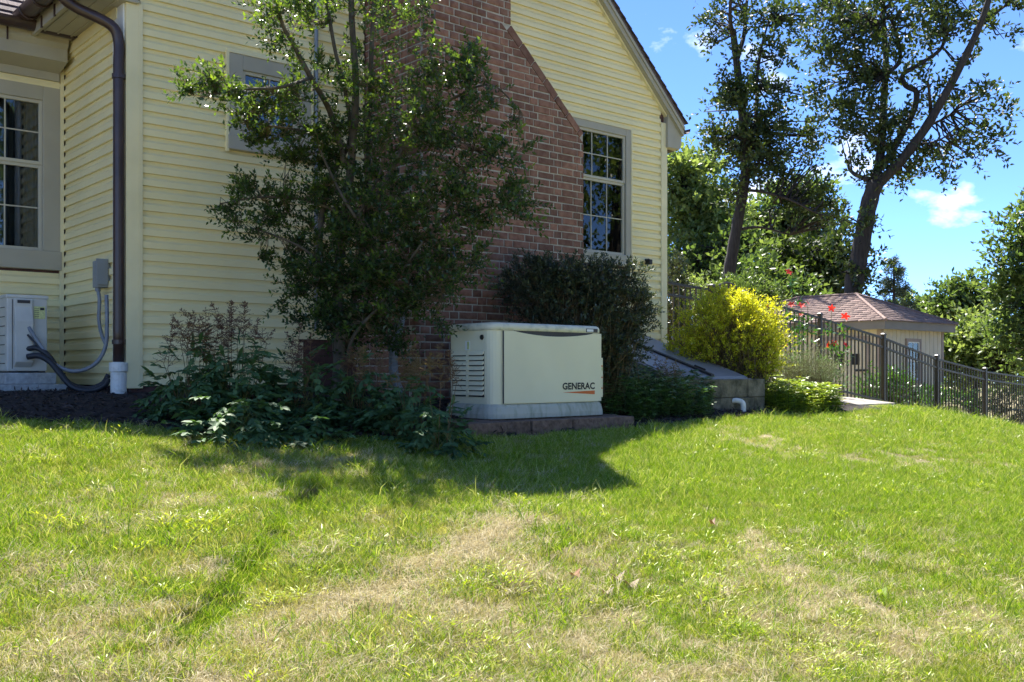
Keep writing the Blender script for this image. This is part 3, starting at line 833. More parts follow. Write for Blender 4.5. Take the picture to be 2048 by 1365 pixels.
for l, r_, m_, D_ in (([(57, 655), (85, 697), (112, 730), (150, 743), (188, 730), (210, 697), (214, 650), (213, 590)], .016, 'conduit', 7.98),
                      ([(55, 698), (75, 697), (97, 712), (118, 742), (140, 768), (175, 778), (205, 768), (217, 750)], .022, 'hose', 7.98),
                      ([(55, 714), (78, 712), (100, 724), (118, 745), (145, 774), (180, 782), (208, 772), (217, 757)], .024, 'hose', 7.94),
                      ([(55, 670), (72, 688), (95, 712), (112, 738)], .009, 'hose', 7.97)):
    MB().tube(px_path(l, D_), r_, 8).build('hose' if m_ == 'hose' else 'conduit', M[m_], ac, smooth=True)

# ================================================================== generator
GX0, GX1, GY0, GY1 = 4.83, 6.04, 5.82, 6.42
gzb = PY(1003, 838, GY0).z; gzt = gzb + .741
gen = empty('standby_generator', ((GX0 + GX1) / 2, (GY0 + GY1) / 2, gzb), 'beige standby generator cabinet with black and orange lettering', 'generator')
def rrect(x0, x1, y0, y1, r, z, n=7):
    out = []
    for (cx_, cy_, a0) in ((x1 - r, y0 + r, -90), (x1 - r, y1 - r, 0), (x0 + r, y1 - r, 90), (x0 + r, y0 + r, 180)):
        for k in range(n):
            a = math.radians(a0 + 90 * k / (n - 1)); out.append((cx_ + r * math.cos(a), cy_ + r * math.sin(a), z))
    return out
gr_ = lambda e, z, r=.10: rrect(GX0 - e, GX1 + e, GY0 - e, GY1 + e, r + e, z)
MB().loft([gr_(.034, gzb), gr_(.034, gzb + .035), gr_(.020, gzb + .085), gr_(.006, gzb + .108), gr_(-.01, gzb + .112)]).build('base', M['gen_base'], gen, smooth=False)
MB().loft([gr_(-.004, gzb + .11), gr_(-.004, gzt - .055)]).build('cabinet', M['gen'], gen)
lid_ = MB().loft([gr_(.006, gzt - .062), gr_(.006, gzt - .030), gr_(.0, gzt - .014), gr_(-.018, gzt - .003), gr_(-.05, gzt)]).build('lid', M['gen_lid'], gen, smooth=True)
# front panel with the hand-hold scooped out below the lid
pa, pb_ = GX0 + .102, GX1 - .045
zt_, zb_ = gzt - .066, gzb + .115
poly = [(pa, zb_), (pb_, zb_), (pb_, zt_)]
hx0, hx1 = pa + .11, pb_ - .09
for k in range(15):
    u = 1 - k / 14; poly.append((hx0 + (hx1 - hx0) * u, zt_ - .034 * math.sin(math.pi * u) ** .8 - .001))
poly.append((pa, zt_))
MB().prism_y(poly, GY0 - .016, GY0 - .002).build('front_panel', M['gen'], gen)
MB().box(hx0, hx1, GY0 - .003, GY0 - .0015 + .002, zt_ - .04, zt_ + .004).build('recess_shade', M['seam'], gen)  # dark plate paints the shade inside the hand-hold
for xx in (pa - .0045, pb_ + .0005):
    MB().box(xx, xx + .004, GY0 - .012, GY0 - .0035, zb_, zt_).build('panel_seam', M['seam'], gen)
MB().box(pb_ + .006, GX1 - .012, GY0 - .0035 + .002, GY0 + .004, zb_ + .03, zt_ - .20).build('side_strip', M['gen'], gen)
for i, zz in enumerate((gzb + .40, gzb + .305, gzb + .215)):
    MB().box(pb_ + .012, GX1 - .016, GY0 - .003, GY0 - .0005, zz, zz + .012).build('warning_label', M['orange'], gen)
MB().box(pb_ + .012, GX1 - .016, GY0 - .003, GY0 - .0005, gzb + .37, gzb + .397).build('warning_label', M['yellow'], gen)
# louvres on the left end: two columns
ly = [(GY0 + .105, GY0 + .29), (GY0 + .315, GY0 + .50)]
MB().box(GX0 - .0035 + .003, GX0 + .0045, ly[0][0], ly[1][1], gzb + .165, gzb + .52).build('louvre_back', M['seam'], gen)
for y0, y1 in ly:
    for i in range(9):
        z = gzb + .172 + i * .039
        MB().prism_y([(GX0 + .003, z + .036), (GX0 - .003, z + .036), (GX0 - .017, z + .010), (GX0 - .017, z + .004), (GX0 + .003, z + .016)], y0, y1).build('louvre', M['gen'], gen, bevel=.002)
MB().box(GX0 - .012, GX0 + .004, ly[0][1], ly[1][0], gzb + .165, gzb + .525).build('louvre_divider', M['gen'], gen)
cp = Vector((GX0 - .001, GY0 + .13, gzt - .115))
MB().loft([[(GX0 + .001, cp.y + .021 * math.cos(a), cp.z + .021 * math.sin(a)) for a in np.linspace(0, 2 * math.pi, 17)[:-1]],
           [(GX0 - .008, cp.y + .018 * math.cos(a), cp.z + .018 * math.sin(a)) for a in np.linspace(0, 2 * math.pi, 17)[:-1]]]).build('lock', M['black'], gen)
sk = MB().box(GX0 - .0005, GX0 + .004, GY0 + .28, GY0 + .335, gzb + .53, gzb + .60).build('sticker', M['white'], gen)
sk.location.x -= .002
MB().box(GX0 - .005, GX0 - .003, GY0 + .283, GY0 + .31, gzb + .535, gzb + .595).build('print', M['yellow'], sk)
# badge on the lid
bx0 = PY(1171, 658, GY0).x; bx1 = PY(1194, 658, GY0).x
bd = MB().box(bx0, bx1, GY0 - .0095, GY0 - .004, gzt - .057, gzt - .026).build('badge', M['seam'], gen, bevel=.003)
MB().box(bx0 + .006, bx0 + (bx1 - bx0) * .6, GY0 - .0115, GY0 - .0096, gzt - .052, gzt - .031).build('badge_face', M['white'], bd)
# lettering
def lettering(txt, x0, x1, z0, z1, y, m_, parent, name='lettering'):
    cu = bpy.data.curves.new('txt', 'FONT'); cu.body = txt; cu.size = 1; cu.offset = .035; cu.extrude = .0; cu.resolution_u = 3; cu.space_character = 1.02
    to = bpy.data.objects.new('txt', cu); COL.objects.link(to); bpy.context.view_layer.update()
    me = bpy.data.meshes.new_from_object(to.evaluated_get(bpy.context.evaluated_depsgraph_get()))
    bpy.data.objects.remove(to)
    a = np.empty(len(me.vertices) * 3); me.vertices.foreach_get('co', a); a = a.reshape(-1, 3)
    mn, mx = a.min(0), a.max(0)
    u, w = (a[:, 0] - mn[0]) / (mx[0] - mn[0]), (a[:, 1] - mn[1]) / (mx[1] - mn[1])
    nv = np.stack([x0 + u * (x1 - x0), np.full(len(a), y), z0 + w * (z1 - z0)], -1)
    me.vertices.foreach_set('co', nv.astype(np.float32).ravel()); me.materials.clear(); me.materials.append(m_); me.update()
    o = bpy.data.objects.new(name, me); COL.objects.link(o); place(o, parent); return o
lx0, lx1 = PY(1122, 770, GY0).x, PY(1186.5, 770, GY0).x
lz1, lz0 = PY(1150, 765.5, GY0).z, PY(1150, 779.5, GY0).z
lettering('GENERAC', lx0, lx1, lz0, lz1, GY0 - .0175, M['black'], gen)
MB().prism_y([(lx0, lz0 - .021), (lx1, lz0 - .010), (lx1, lz0 - .042)], GY0 - .0175, GY0 - .0165).build('orange_wedge', M['orange'], gen)
# block pad below
pad = empty('block_pad', (5.3, 5.6, 1.0), 'low pad of rough brown landscape blocks under the generator', 'block pad')
pzt = gzb; pf = PY(1025, 872, 5.60)
bxs = [4.42, 4.80, 4.93 + .12, 5.48, 5.86, 6.2]
for i in range(5):
    j = float(rng.normal() * .006)
    m_ = MB(); x0, x1 = bxs[i] + .004, bxs[i + 1] - .004
    nb = 7
    loops = []
    for zz in (pzt - .19, pzt - .06, pzt - .012):
        l = [(x0 + (x1 - x0) * t, 5.60 + j + .012 * float(rng.random()) + (.004 if zz > pzt - .02 else 0), zz) for t in np.linspace(0, 1, nb)]
        loops.append(l + [(x1, 5.80, zz), (x0, 5.80, zz)])
    m_.loft(loops); m_.build('block', M['block'], pad, bevel=.006)
for i, y in enumerate((5.81, 6.13)):
    MB().box(5.90, 6.20, y, y + .31, pzt - .19, pzt - .004 - .004 * i).build('block', M['block'], pad, bevel=.012)
    MB().box(4.43, 4.8, y, y + .31, pzt - .19, pzt - .006).build('block', M['block'], pad, bevel=.012)
MB().box(4.81, 5.89, 5.81, 6.45, pzt - .19, pzt - .001).build('block', M['block'], pad)

# ================================================================== cellar bulkhead
bk = empty('cellar_bulkhead', (8.4, 7.2, 1.0), 'sloping grey steel cellar door on a mossy block curb by the wall', 'cellar door')
BX0, BX1, BYF = 7.86, 9.04, 6.56
bzt, bzb = E + .43, E - .075
CR, CF = 9.17, 6.40
blz = float(gz(CR, CF)) - .2
cxx = [7.6, 8.08, 8.53, 8.86, CR]
for i in range(4):
    for r_, (z0, z1) in enumerate(((blz, E - .30), (E - .297, E - .105))):
        x0, x1 = cxx[i] + .003, cxx[i + 1] - .003
        if r_ == 0: x0, x1 = x0 + (.12 if i else 0), x1 + (.12 if i < 3 else 0)
        MB().box(x0, x1, CF + float(rng.random()) * .006, CF + .2, z0, z1).build('block', M['concrete'], bk, bevel=.008)
for i in range(5):
    y0 = CF + .203 + i * .29
    MB().box(CR - .15, CR - float(rng.random()) * .008, y0, y0 + .286, blz, E - .105).build('block', M['concrete'], bk, bevel=.008)
MB().box(7.6, CR - .15, CF + .21, WY, blz, E - .15).build('curb', M['concrete'], bk)
def on_slope(y, off=0):
    t = (WY - y) / (WY - BYF); return bzt + (bzb - bzt) * t + off
def leaf_door(x0, x1, name):
    m_ = MB(); p_ = [(BYF, on_slope(BYF)), (WY - .02, on_slope(WY - .02)), (WY - .02, on_slope(WY - .02, -.035)), (BYF, on_slope(BYF, -.045))]
    return m_.prism_x(p_, x0, x1).build(name, M['steel'], bk, bevel=.006)
xm = (BX0 + BX1) / 2
leaf_door(BX0, xm - .004, 'door_leaf'); dl = leaf_door(xm + .004, BX1, 'door_leaf')
MB().prism_x([(BYF - .01, on_slope(BYF, .022)), (WY - .03, on_slope(WY - .03, .022)), (WY - .03, on_slope(WY - .03, .001)), (BYF - .01, on_slope(BYF, .001))], xm - .03, xm + .02).build('centre_strip', M['seam'], bk)
for xx in (BX0 - .03, BX1 + .002):
    MB().prism_x([(BYF, E - .1), (BYF, on_slope(BYF, -.012)), (WY - .01, on_slope(WY - .01, -.012)), (WY - .01, E - .1)], xx, xx + .028).build('side_panel', M['steel'], bk)
MB().box(BX0 - .05, BX1 + .06, BYF - .04, BYF + .02, E - .148, E - .100).build('sill', M['conc_top'], bk, bevel=.006)
MB().tube([(xm + .035, BYF + .12, on_slope(BYF + .12, .03)), (xm + .035, BYF + .26, on_slope(BYF + .26, .03))], .010, 8).build('handle', M['seam'], bk)
# PVC elbow
e0 = PY(1487, 828, CF - .09); e0.z = float(gz(e0.x, CF - .085)) + .02
el = MB().tube(crom([(e0.x - .055, CF + .03, e0.z + .115), (e0.x - .03, CF - .03, e0.z + .12), (e0.x + .0, CF - .075, e0.z + .10), (e0.x + .005, CF - .085, e0.z + .05), (e0.x + .005, CF - .085, e0.z - .05)], 6), .028, 14).build('pipe_elbow', M['pvc'], None, smooth=True)
tag(el, 'white plastic drain elbow coming out of the bulkhead curb', 'pipe')
# stone slab path
s_a = PG(1665, 823)
sl_o = MB().loft([[(x_, y_, float(gz(x_, y_)) - .05 + dz) for x_, y_ in ((10.9, 6.3), (12.9, 6.9), (12.7, 7.9), (10.9, 7.6))] for dz in (0, .095)]).build('path_slab', M['slab'], None, bevel=.01)
tag(sl_o, kind='structure')

# ================================================================== fence and gate
FY = 8.32
fence = empty('metal_fence', (13, FY, .8), 'dark bronze metal picket fence running down the slope', 'fence')
gate = empty('garden_gate', (11, FY, 1.2), 'arched dark bronze metal gate between two capped posts', 'gate')
ftop_px = [(1335, 566), (1424, 581), (1488, 593), (1640, 637), (1767, 677), (1874, 719), (1970, 744), (2060, 757), (2150, 770)]
ft = [PY(a_, b_, FY) for a_, b_ in ftop_px]
fxs, fzs = np.array([p_.x for p_ in ft]), np.array([p_.z for p_ in ft])
def ftz(x): return float(np.interp(x, fxs, fzs))
def fbot(x): return min(ftz(x) - 1.14, float(gz(x, FY)) + .06)
posts = list(fxs[1:])
for i, x in enumerate(posts):
    w = .042 if i < 2 else .028
    zt = ftz(x) + .05
    q_ = MB().box(x - w, x + w, FY - w, FY + w, fbot(x) - .3, zt).build('post', M['fence'], gate if i < 2 else fence)
    MB().loft([[(x + a_ * (w + .008) * s_, FY + b_ * (w + .008) * s_, zz) for a_, b_ in ((-1, -1), (1, -1), (1, 1), (-1, 1))] for s_, zz in ((1, zt), (1, zt + .018), (.5, zt + .035))]).build('cap', M['fence'], q_)
spans = [(fxs[0], posts[0])] + [(posts[i], posts[i + 1]) for i in range(1, len(posts) - 1)]
for a_, b_ in spans:
    for dz in (0., -.15, -1.02):
        th = .016
        MB().prism_y([(a_, ftz(a_) + dz - th), (b_, ftz(b_) + dz - th), (b_, ftz(b_) + dz + th), (a_, ftz(a_) + dz + th)], FY - .016, FY + .016).build('rail', M['fence'], fence)
    nn = max(2, round((b_ - a_) / .109))
    for i in range(1, nn):
        x = a_ + (b_ - a_) * i / nn
        MB().box(x - .009, x + .009, FY - .009, FY + .009, fbot(x), ftz(x) - .0).build('picket', M['fence'], fence)
a_, b_ = posts[0] + .05, posts[1] - .05
arch = lambda x: ftz(x) + .02 + .12 * math.sin(math.pi * (x - a_) / (b_ - a_))
MB().tube([(x, FY, arch(x)) for x in np.linspace(a_, b_, 15)], .017, 6).build('arch_rail', M['fence'], gate)
for dz in (-.15, -1.0):
    MB().prism_y([(a_, ftz(a_) + dz - .016), (b_, ftz(b_) + dz - .016), (b_, ftz(b_) + dz + .016), (a_, ftz(a_) + dz + .016)], FY - .015, FY + .015).build('rail', M['fence'], gate)
for i in range(7):
    x = a_ + .01 + (b_ - a_ - .02) * i / 6
    MB().box(x - .009, x + .009, FY - .009, FY + .009, fbot(x), arch(x)).build('picket', M['fence'], gate)

# ================================================================== shed
SX0, SX1, SY0, SY1 = 20.55, 23.46, 11.32, 15.85
sg = E - 1.45; se = E + .90
shed = empty('garden_shed', (SX0, SY0, sg), 'cream hip roofed garden shed with reddish shingles beyond the fence', 'shed')
wall_s = MB().box(SX0 + .02, SX1 - .02, SY0 + .02, SY1 - .02, sg - .3, se).build('wall', M['shedwall'], shed)
nb = 14
for i in range(nb):
    x0 = SX0 + .1 + (SX1 - SX0 - .2) * i / nb; x1 = x0 + (SX1 - SX0 - .2) / nb - .014
    MB().box(x0, x1, SY0 - .002, SY0 + .019, sg, se).build('board', M['shedwall'], wall_s)
for i in range(22):
    y0 = SY0 + .1 + (SY1 - SY0 - .2) * i / 22; y1 = y0 + (SY1 - SY0 - .2) / 22 - .014
    MB().box(SX0 - .002, SX0 + .019, y0, y1, sg, se).build('board', M['shedwall'], wall_s)
for (x, y) in ((SX0, SY0), (SX1 - .09, SY0), (SX0, SY1 - .09)):
    MB().box(x - .008, x + .098, y - .008, y + .098, sg - .2, se - .002).build('corner_trim', M['ltrim'], shed)
ov = .2
MB().box(SX0 - ov, SX1 + ov, SY0 - ov, SY0 - ov + .03, se - .02, se + .17).build('fascia', M['taupe'], shed)
MB().box(SX0 - ov, SX0 - ov + .03, SY0 - ov + .031, SY1 + ov, se - .02, se + .17).build('fascia', M['taupe'], shed)
MB().box(SX1 + ov - .03, SX1 + ov, SY0 - ov + .031, SY1 + ov, se - .02, se + .17).build('fascia', M['taupe'], shed)
MB().box(SX0 - ov + .03, SX1 + ov - .03, SY0 - ov + .03, SY1 + ov - .03, se + .001, se + .02).build('soffit', M['soffit'], shed)
rzb, rzt = se + .17, E + 1.80
cxm = (SX0 + SX1) / 2; hw = (SX1 - SX0) / 2 + ov + .04
ra, rb_ = SY0 - ov - .04 + hw, SY1 + ov + .04 - hw
A, B, C_, D_ = (cxm - hw, SY0 - ov - .04, rzb), (cxm + hw, SY0 - ov - .04, rzb), (cxm + hw, SY1 + ov + .04, rzb), (cxm - hw, SY1 + ov + .04, rzb)
R1, R2 = (cxm, ra, rzt), (cxm, rb_, rzt)
sroof = MB().add([A, B, C_, D_, R1, R2], [(0, 1, 4), (1, 2, 5, 4), (2, 3, 5), (3, 0, 4, 5), (0, 3, 2, 1)]).build('roof', M['shingle_red'], shed)
# shingle courses: thin tabs laid up each visible slope
def courses(quad, nrow, tabw, name):
    a, b, c, d = [Vector(p_) for p_ in quad]    # a-b eave, d-c top
    nrm = (b - a).cross(d - a).normalized()
    if nrm.z < 0: nrm = -nrm
    V, F, T = [], [], []
    for r_ in range(nrow):
        u0, u1 = r_ / nrow, (r_ + 1.12) / nrow
        p0, p1 = a.lerp(d, u0), b.lerp(c, u0); q0_, q1_ = a.lerp(d, min(u1, 1)), b.lerp(c, min(u1, 1))
        ln = (p1 - p0).length; nt_ = max(1, int(ln / tabw)); off = (r_ % 2) * .5
        for i in range(nt_ + 1):
            t0, t1 = max(0, (i - off) / nt_), min(1, (i + 1 - off) / nt_ - .004)
            if t1 - t0 < .02: continue
            th = .012 + .004 * float(rng.random())
            w = [p0.lerp(p1, t0) + nrm * th, p0.lerp(p1, t1) + nrm * th, q0_.lerp(q1_, t1) + nrm * .003, q0_.lerp(q1_, t0) + nrm * .003, p0.lerp(p1, t0) - nrm * .004, p0.lerp(p1, t1) - nrm * .004]
            n_ = len(V); V += w; F += [(n_, n_ + 1, n_ + 2, n_ + 3), (n_ + 4, n_ + 5, n_ + 1, n_)]; T += [float(rng.random())] * 6
    return np.array([tuple(p_) for p_ in V]), np.array(F), np.array(T)
pp = [courses((A, B, Vector(R1) + Vector((.02, 0, 0)), Vector(R1) - Vector((.02, 0, 0))), 14, .3, ''), courses((D_, A, R1, R2), 14, .3, ''), courses((B, C_, R2, R1), 14, .3, '')]
v, f, t = join(pp)
tag(fast_mesh('roof_shingles', v, f, M['shingle_red'], sroof, {'tint': t}), kind='stuff')
for p_, q_ in ((A, R1), (B, R1), (D_, R2), (R1, R2)):
    P_, Q_ = Vector(p_), Vector(q_)
    MB().tube([P_ + Vector((0, 0, .012)), Q_ + Vector((0, 0, .018))], .04, 6).build('ridge_cap', M['shingle_red'], sroof)
sw0, sw1 = PY(1811, 700, SY0).x, PY(1841, 700, SY0).x
window(shed, sw0, sw1, PY(1825, 767, SY0).z, PY(1825, 678, SY0).z, SY0 - .004, .07, 2, 2, sill=.08, casing_mat='ltrim', outer=False)
punch(wall_s, [(sw0 + .02, sw1 - .02, SY0 - .2, SY0 + 1.2, PY(1825, 767, SY0).z + .02, PY(1825, 678, SY0).z - .02)])
for o_ in [c_ for c_ in wall_s.children if c_.name.startswith('board')]:
    vs_ = [v_.co for v_ in o_.data.vertices]; x0, x1 = min(q_.x for q_ in vs_), max(q_.x for q_ in vs_)
    if min(q_.y for q_ in vs_) < SY0 and x1 > sw0 + .06 and x0 < sw1 - .06 and max(q_.y for q_ in vs_) < SY0 + .03:
        zt0, zt1 = PY(1825, 767, SY0).z, PY(1825, 678, SY0).z
        m_ = MB().box(x0, x1, SY0 - .002, SY0 + .019, sg, zt0); m_.build('board', M['shedwall'], wall_s)
        MB().box(x0, x1, SY0 - .002, SY0 + .019, zt1, se).build('board', M['shedwall'], wall_s)
        bpy.data.objects.remove(o_)
dy0, dy1 = SY0 + .35, SY0 + 1.3
door = MB().box(SX0 - .03, SX0 - .003, dy0, dy1, sg + .05, sg + 2.1).build('door', M['shedwall'], shed)
tr_ = MB(); tr_.box(SX0 - .045, SX0 - .0035, dy0 - .09, dy0, sg, sg + 2.19); tr_.box(SX0 - .045, SX0 - .0035, dy1, dy1 + .09, sg, sg + 2.19); tr_.box(SX0 - .044, SX0 - .0035, dy0, dy1, sg + 2.1, sg + 2.19)
tr_.build('door_frame', M['ltrim'], shed)
for y0 in (dy0 + .1, dy0 + .52):
    MB().box(SX0 - .036, SX0 - .0305, y0 + .05, y0 + .27, sg + 1.55, sg + 1.8).build('pane', M['dark'], door)
for zz in (sg + .55, sg + 1.4):
    MB().box(SX0 - .05, SX0 - .0305, dy0 - .06, dy0 + .25, zz, zz + .05).build('hinge', M['black'], door)

# ================================================================== vegetation builders
def put_leaves(name, parts, m_, parent, kind=None):
    v, f, t = join(parts); o = fast_mesh(name, v, f, m_, parent, {'tint': t})
    if kind: tag(o, kind=kind)
    return o
def put_twigs(name, a, b, ra, rb, m_, parent):
    v, f = twig_arrays(a, b, np.full(len(a), ra), np.full(len(a), rb)); return fast_mesh(name, v, f, m_, parent)

# ---- holly tree in front of the chimney
r = np.random.default_rng(11)
hb = PD(682, 770, 7.75)
holly = empty('holly_tree', (hb.x, hb.y, float(gz(hb.x, hb.y))), 'tall glossy dark green holly tree in front of the brick chimney', 'tree')
hD = 7.75
base = Vector((hb.x, hb.y, float(gz(hb.x, hb.y)) - .05))
stems = [([(680, 690), (676, 560), (692, 430), (705, 300), (712, 170), (704, 40), (698, -160)], .048, .02, 0),
         ([(672, 700), (655, 600), (640, 480), (660, 360), (700, 280), (690, 180), (668, 90), (645, -60)], .03, .012, .05),
         ([(690, 330), (662, 228), (622, 156), (586, 88), (562, 40), (545, -60)], .026, .01, -.1),
         ([(690, 700), (715, 560), (735, 420), (738, 280), (742, 130), (750, -40), (752, -200)], .032, .014, .12),
         ([(712, 436), (685, 392), (659, 342), (640, 300)], .014, .008, -.25),
         ([(712, 436), (738, 395), (762, 340), (775, 280)], .013, .007, -.22),
         ([(700, 690), (760, 610), (820, 520), (880, 440), (930, 350), (960, 250)], .015, .006, -.25),
         ([(735, 420), (790, 330), (830, 230), (860, 120), (870, 20)], .018, .007, -.2),
         ([(676, 560), (610, 500), (545, 470), (500, 455)], .014, .005, -.05),
         ([(692, 430), (610, 400), (520, 395), (440, 408)], .015, .005, -.05),
         ([(705, 300), (640, 270), (560, 255), (480, 245)], .014, .005, -.05),
         ([(622, 156), (560, 175), (480, 180), (400, 195)], .014, .005, -.1),
         ([(830, 230), (900, 200), (980, 170), (1040, 220)], .013, .005, -.2),
         ([(880, 440), (950, 420), (1000, 410), (1050, 400)], .012, .005, -.2),
         ([(820, 520), (870, 560), (890, 600)], .012, .005, -.2)]
tk = MB(); stem_pts = []
def hshift(px, py): return -.62 * min(max((650 - px) / 120, 0), 1) * min(max((340 - py) / 80, 0), 1) - .2 * min(max((240 - py) / 80, 0), 1)
for i, (pl, r0, r1, dd) in enumerate(stems):
    pts = [PD(a_, b_, hD + dd + hshift(a_, b_) + .04 * math.sin(k_ * 1.7 + i)) for k_, (a_, b_) in enumerate(pl)]
    if i in (0, 1, 3, 6): pts = [base + Vector((.03 * (i - 2), .02 * i, 0))] + pts
    c_ = crom(pts, 6)
    tk.tube(c_, list(np.linspace(r0, r1, len(c_))), 7); stem_pts += c_
tk.build('trunk', M['bark_h'], holly, smooth=True)
stem_pts = np.array([tuple(p_) for p_ in stem_pts])
HB = [(590, 20, 75, 45, 90), (560, 60, 50, 40, 45), (640, 70, 60, 60, 55), (735, 30, 100, 70, 150), (720, 120, 75, 60, 90), (830, 60, 90, 70, 85, -.2), (900, 110, 80, 55, 85, -.3), (960, 150, 55, 50, 60, -.3),
      (420, 192, 42, 12, 40), (470, 172, 40, 22, 55), (540, 178, 60, 32, 85), (590, 215, 75, 45, 110), (510, 215, 50, 18, 32), (480, 240, 34, 10, 20), (650, 180, 55, 45, 55), (545, 262, 60, 22, 45), (500, 285, 30, 8, 14),
      (700, 215, 85, 70, 130), (800, 210, 90, 75, 150, -.1), (890, 215, 85, 60, 130, -.3), (980, 200, 60, 50, 75, -.35), (1045, 228, 26, 18, 22, -.35),
      (630, 285, 70, 40, 95), (720, 310, 90, 60, 150), (820, 320, 100, 65, 190, -.1), (920, 310, 80, 55, 120, -.3), (1000, 290, 55, 45, 55, -.35), (1030, 300, 30, 30, 20, -.35),
      (600, 350, 60, 30, 60), (520, 395, 45, 20, 45), (455, 412, 36, 12, 26), (590, 405, 70, 40, 110), (680, 400, 80, 50, 140), (780, 410, 95, 60, 200, -.1), (880, 415, 85, 55, 160, -.3), (970, 400, 60, 42, 85, -.35), (1040, 408, 34, 22, 34, -.35), (1010, 440, 30, 22, 26, -.35),
      (520, 445, 45, 22, 45), (560, 480, 60, 28, 70), (500, 510, 28, 10, 16), (650, 490, 85, 50, 160), (760, 500, 95, 60, 230), (850, 500, 75, 50, 140, -.25), (910, 480, 50, 35, 55, -.3), (930, 530, 30, 22, 26, -.3),
      (600, 550, 50, 28, 55), (575, 590, 25, 12, 14), (660, 570, 80, 40, 150), (740, 580, 90, 50, 190), (830, 560, 70, 45, 120, -.2), (880, 570, 45, 32, 50, -.25), (640, 630, 60, 35, 85), (700, 640, 75, 38, 130), (790, 630, 75, 45, 120, -.1), (855, 620, 35, 32, 36, -.2), (690, 685, 40, 20, 30), (770, 685, 45, 18, 26),
      (650, -90, 130, 70, 130), (760, -110, 120, 80, 130), (700, -230, 90, 90, 110)]
HB = [(b[0], b[1], b[2], b[3], int(b[4] * .8 * (.62 if b[1] < 260 and b[0] > 560 else .72 if b[1] < 350 and b[0] > 560 else .9 if b[1] < 500 else 1.)), (b[5] if len(b) > 5 else 0) + hshift(b[0], b[1])) for b in HB]
st, od = blob_pts(r, HB, hD, 1.15, .1, 8, .17)
yl = np.where((st @ np.array([0, 1., 0])) > CHY - .08, 1, 0)
inside = (st[:, 0] > CHX0 - .1) & (st[:, 1] > CHY - .06)
st[inside, 1] = CHY - .1 - .25 * r.random(inside.sum())
st[:, 1] = np.minimum(st[:, 1], WY - .12)
N = len(st)
dr = od * .8 + r.normal(size=(N, 3)) * .45; dr[:, 2] += .25
toleft = np.clip((5.0 - st[:, 0]) / 2, 0, 1); dr += toleft[:, None] * (-RV) * .25
dr[:, 1] -= np.where(st[:, 1] > CHY - .4, .5, 0)
ln = r.uniform(.09, .24, N)
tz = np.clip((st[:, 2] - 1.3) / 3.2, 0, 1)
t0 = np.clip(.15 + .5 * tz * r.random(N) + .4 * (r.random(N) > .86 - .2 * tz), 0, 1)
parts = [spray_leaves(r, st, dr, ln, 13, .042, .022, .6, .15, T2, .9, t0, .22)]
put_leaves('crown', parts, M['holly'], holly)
d2 = ((st[:, None, :] - stem_pts[None, ::3]) ** 2).sum(-1); near_ = stem_pts[::3][d2.argmin(1)]
mid_ = near_ * .5 + st * .5 + r.normal(size=(N, 3)) * .02
sel = r.random(N) < .5
v1, f1 = twig_arrays(near_[sel], mid_[sel], np.full(sel.sum(), .0032), np.full(sel.sum(), .0024)); v2, f2 = twig_arrays(mid_[sel], st[sel], np.full(sel.sum(), .0024), np.full(sel.sum(), .0018))
v3, f3 = twig_arrays(st, st + unit(dr) * ln[:, None], np.full(N, .0022), np.full(N, .001))
fast_mesh('twigs', np.concatenate([v1, v2, v3]), np.concatenate([f1, f2 + len(v1), f3 + len(v1) + len(v2)]), M['twig'], holly)['kind'] = 'stuff'

# ---- clipped hedge behind the generator
def shrub(name, label, cat, D, blobs, leaf, mt, n_leaf=10, L=.035, W=.014, ln=(.06, .16), dz=1.0, shell=.35, group=None, up=.4, tip=.3, stemcol='twig', tpl=T2, seed=1, ymax=None, basepx=None, nstem=14):
    r = np.random.default_rng(seed)
    st, od = blob_pts(r, blobs, D, dz, shell, 5, .24)
    if ymax is not None: st[:, 1] = np.minimum(st[:, 1], ymax)
    st[:, 2] = np.maximum(st[:, 2], gz(st[:, 0], st[:, 1]) + .03)
    N = len(st); dr = od * .9 + r.normal(size=(N, 3)) * .45; dr[:, 2] += up
    c = st.mean(0); g = Vector((c[0], c[1], float(gz(c[0], c[1]))))
    if basepx: b_ = PD(basepx[0], basepx[1], D); g = Vector((b_.x, b_.y, float(gz(b_.x, b_.y))))
    o = empty(name, g, label, cat, group)
    l_ = r.uniform(ln[0], ln[1], N)
    put_leaves('foliage', [spray_leaves(r, st, dr, l_, n_leaf, L, W, .5, .1, tpl, .85, None, tip)], M[mt], o)
    hub = np.array([g.x, g.y, g.z]) + r.normal(size=(N, 3)) * np.array([.10, .10, .02])
    mid_ = hub * .45 + st * .55 + r.normal(size=(N, 3)) * .05
    sel = r.random(N) < .35
    v1, f1 = twig_arrays(hub[sel], mid_[sel], np.full(sel.sum(), .006), np.full(sel.sum(), .0035)); v2, f2 = twig_arrays(mid_[sel], st[sel], np.full(sel.sum(), .0035), np.full(sel.sum(), .0018))
    v3, f3 = twig_arrays(st, st + unit(dr) * l_[:, None], np.full(N, .002), np.full(N, .001))
    fast_mesh('stems', np.concatenate([v1, v2, v3]), np.concatenate([f1, f2 + len(v1), f3 + len(v1) + len(v2)]), M[stemcol], o)['kind'] = 'stuff'
    return o
shrub('clipped_hedge', 'dark clipped evergreen hedge between generator and tall window', 'hedge', 9.0,
      [(1060, 560, 55, 30, 230), (1140, 560, 70, 32, 300), (1215, 570, 60, 36, 260), (1085, 610, 65, 45, 220), (1170, 620, 75, 55, 360), (1240, 620, 45, 55, 230), (1262, 620, 28, 40, 80), (1190, 690, 60, 55, 260), (1240, 690, 38, 50, 150), (1120, 660, 60, 50, 180), (1210, 740, 50, 30, 90)],
      10, 'hedge', 14, .038, .016, seed=5, ymax=7.9, basepx=(1190, 780), shell=.5)

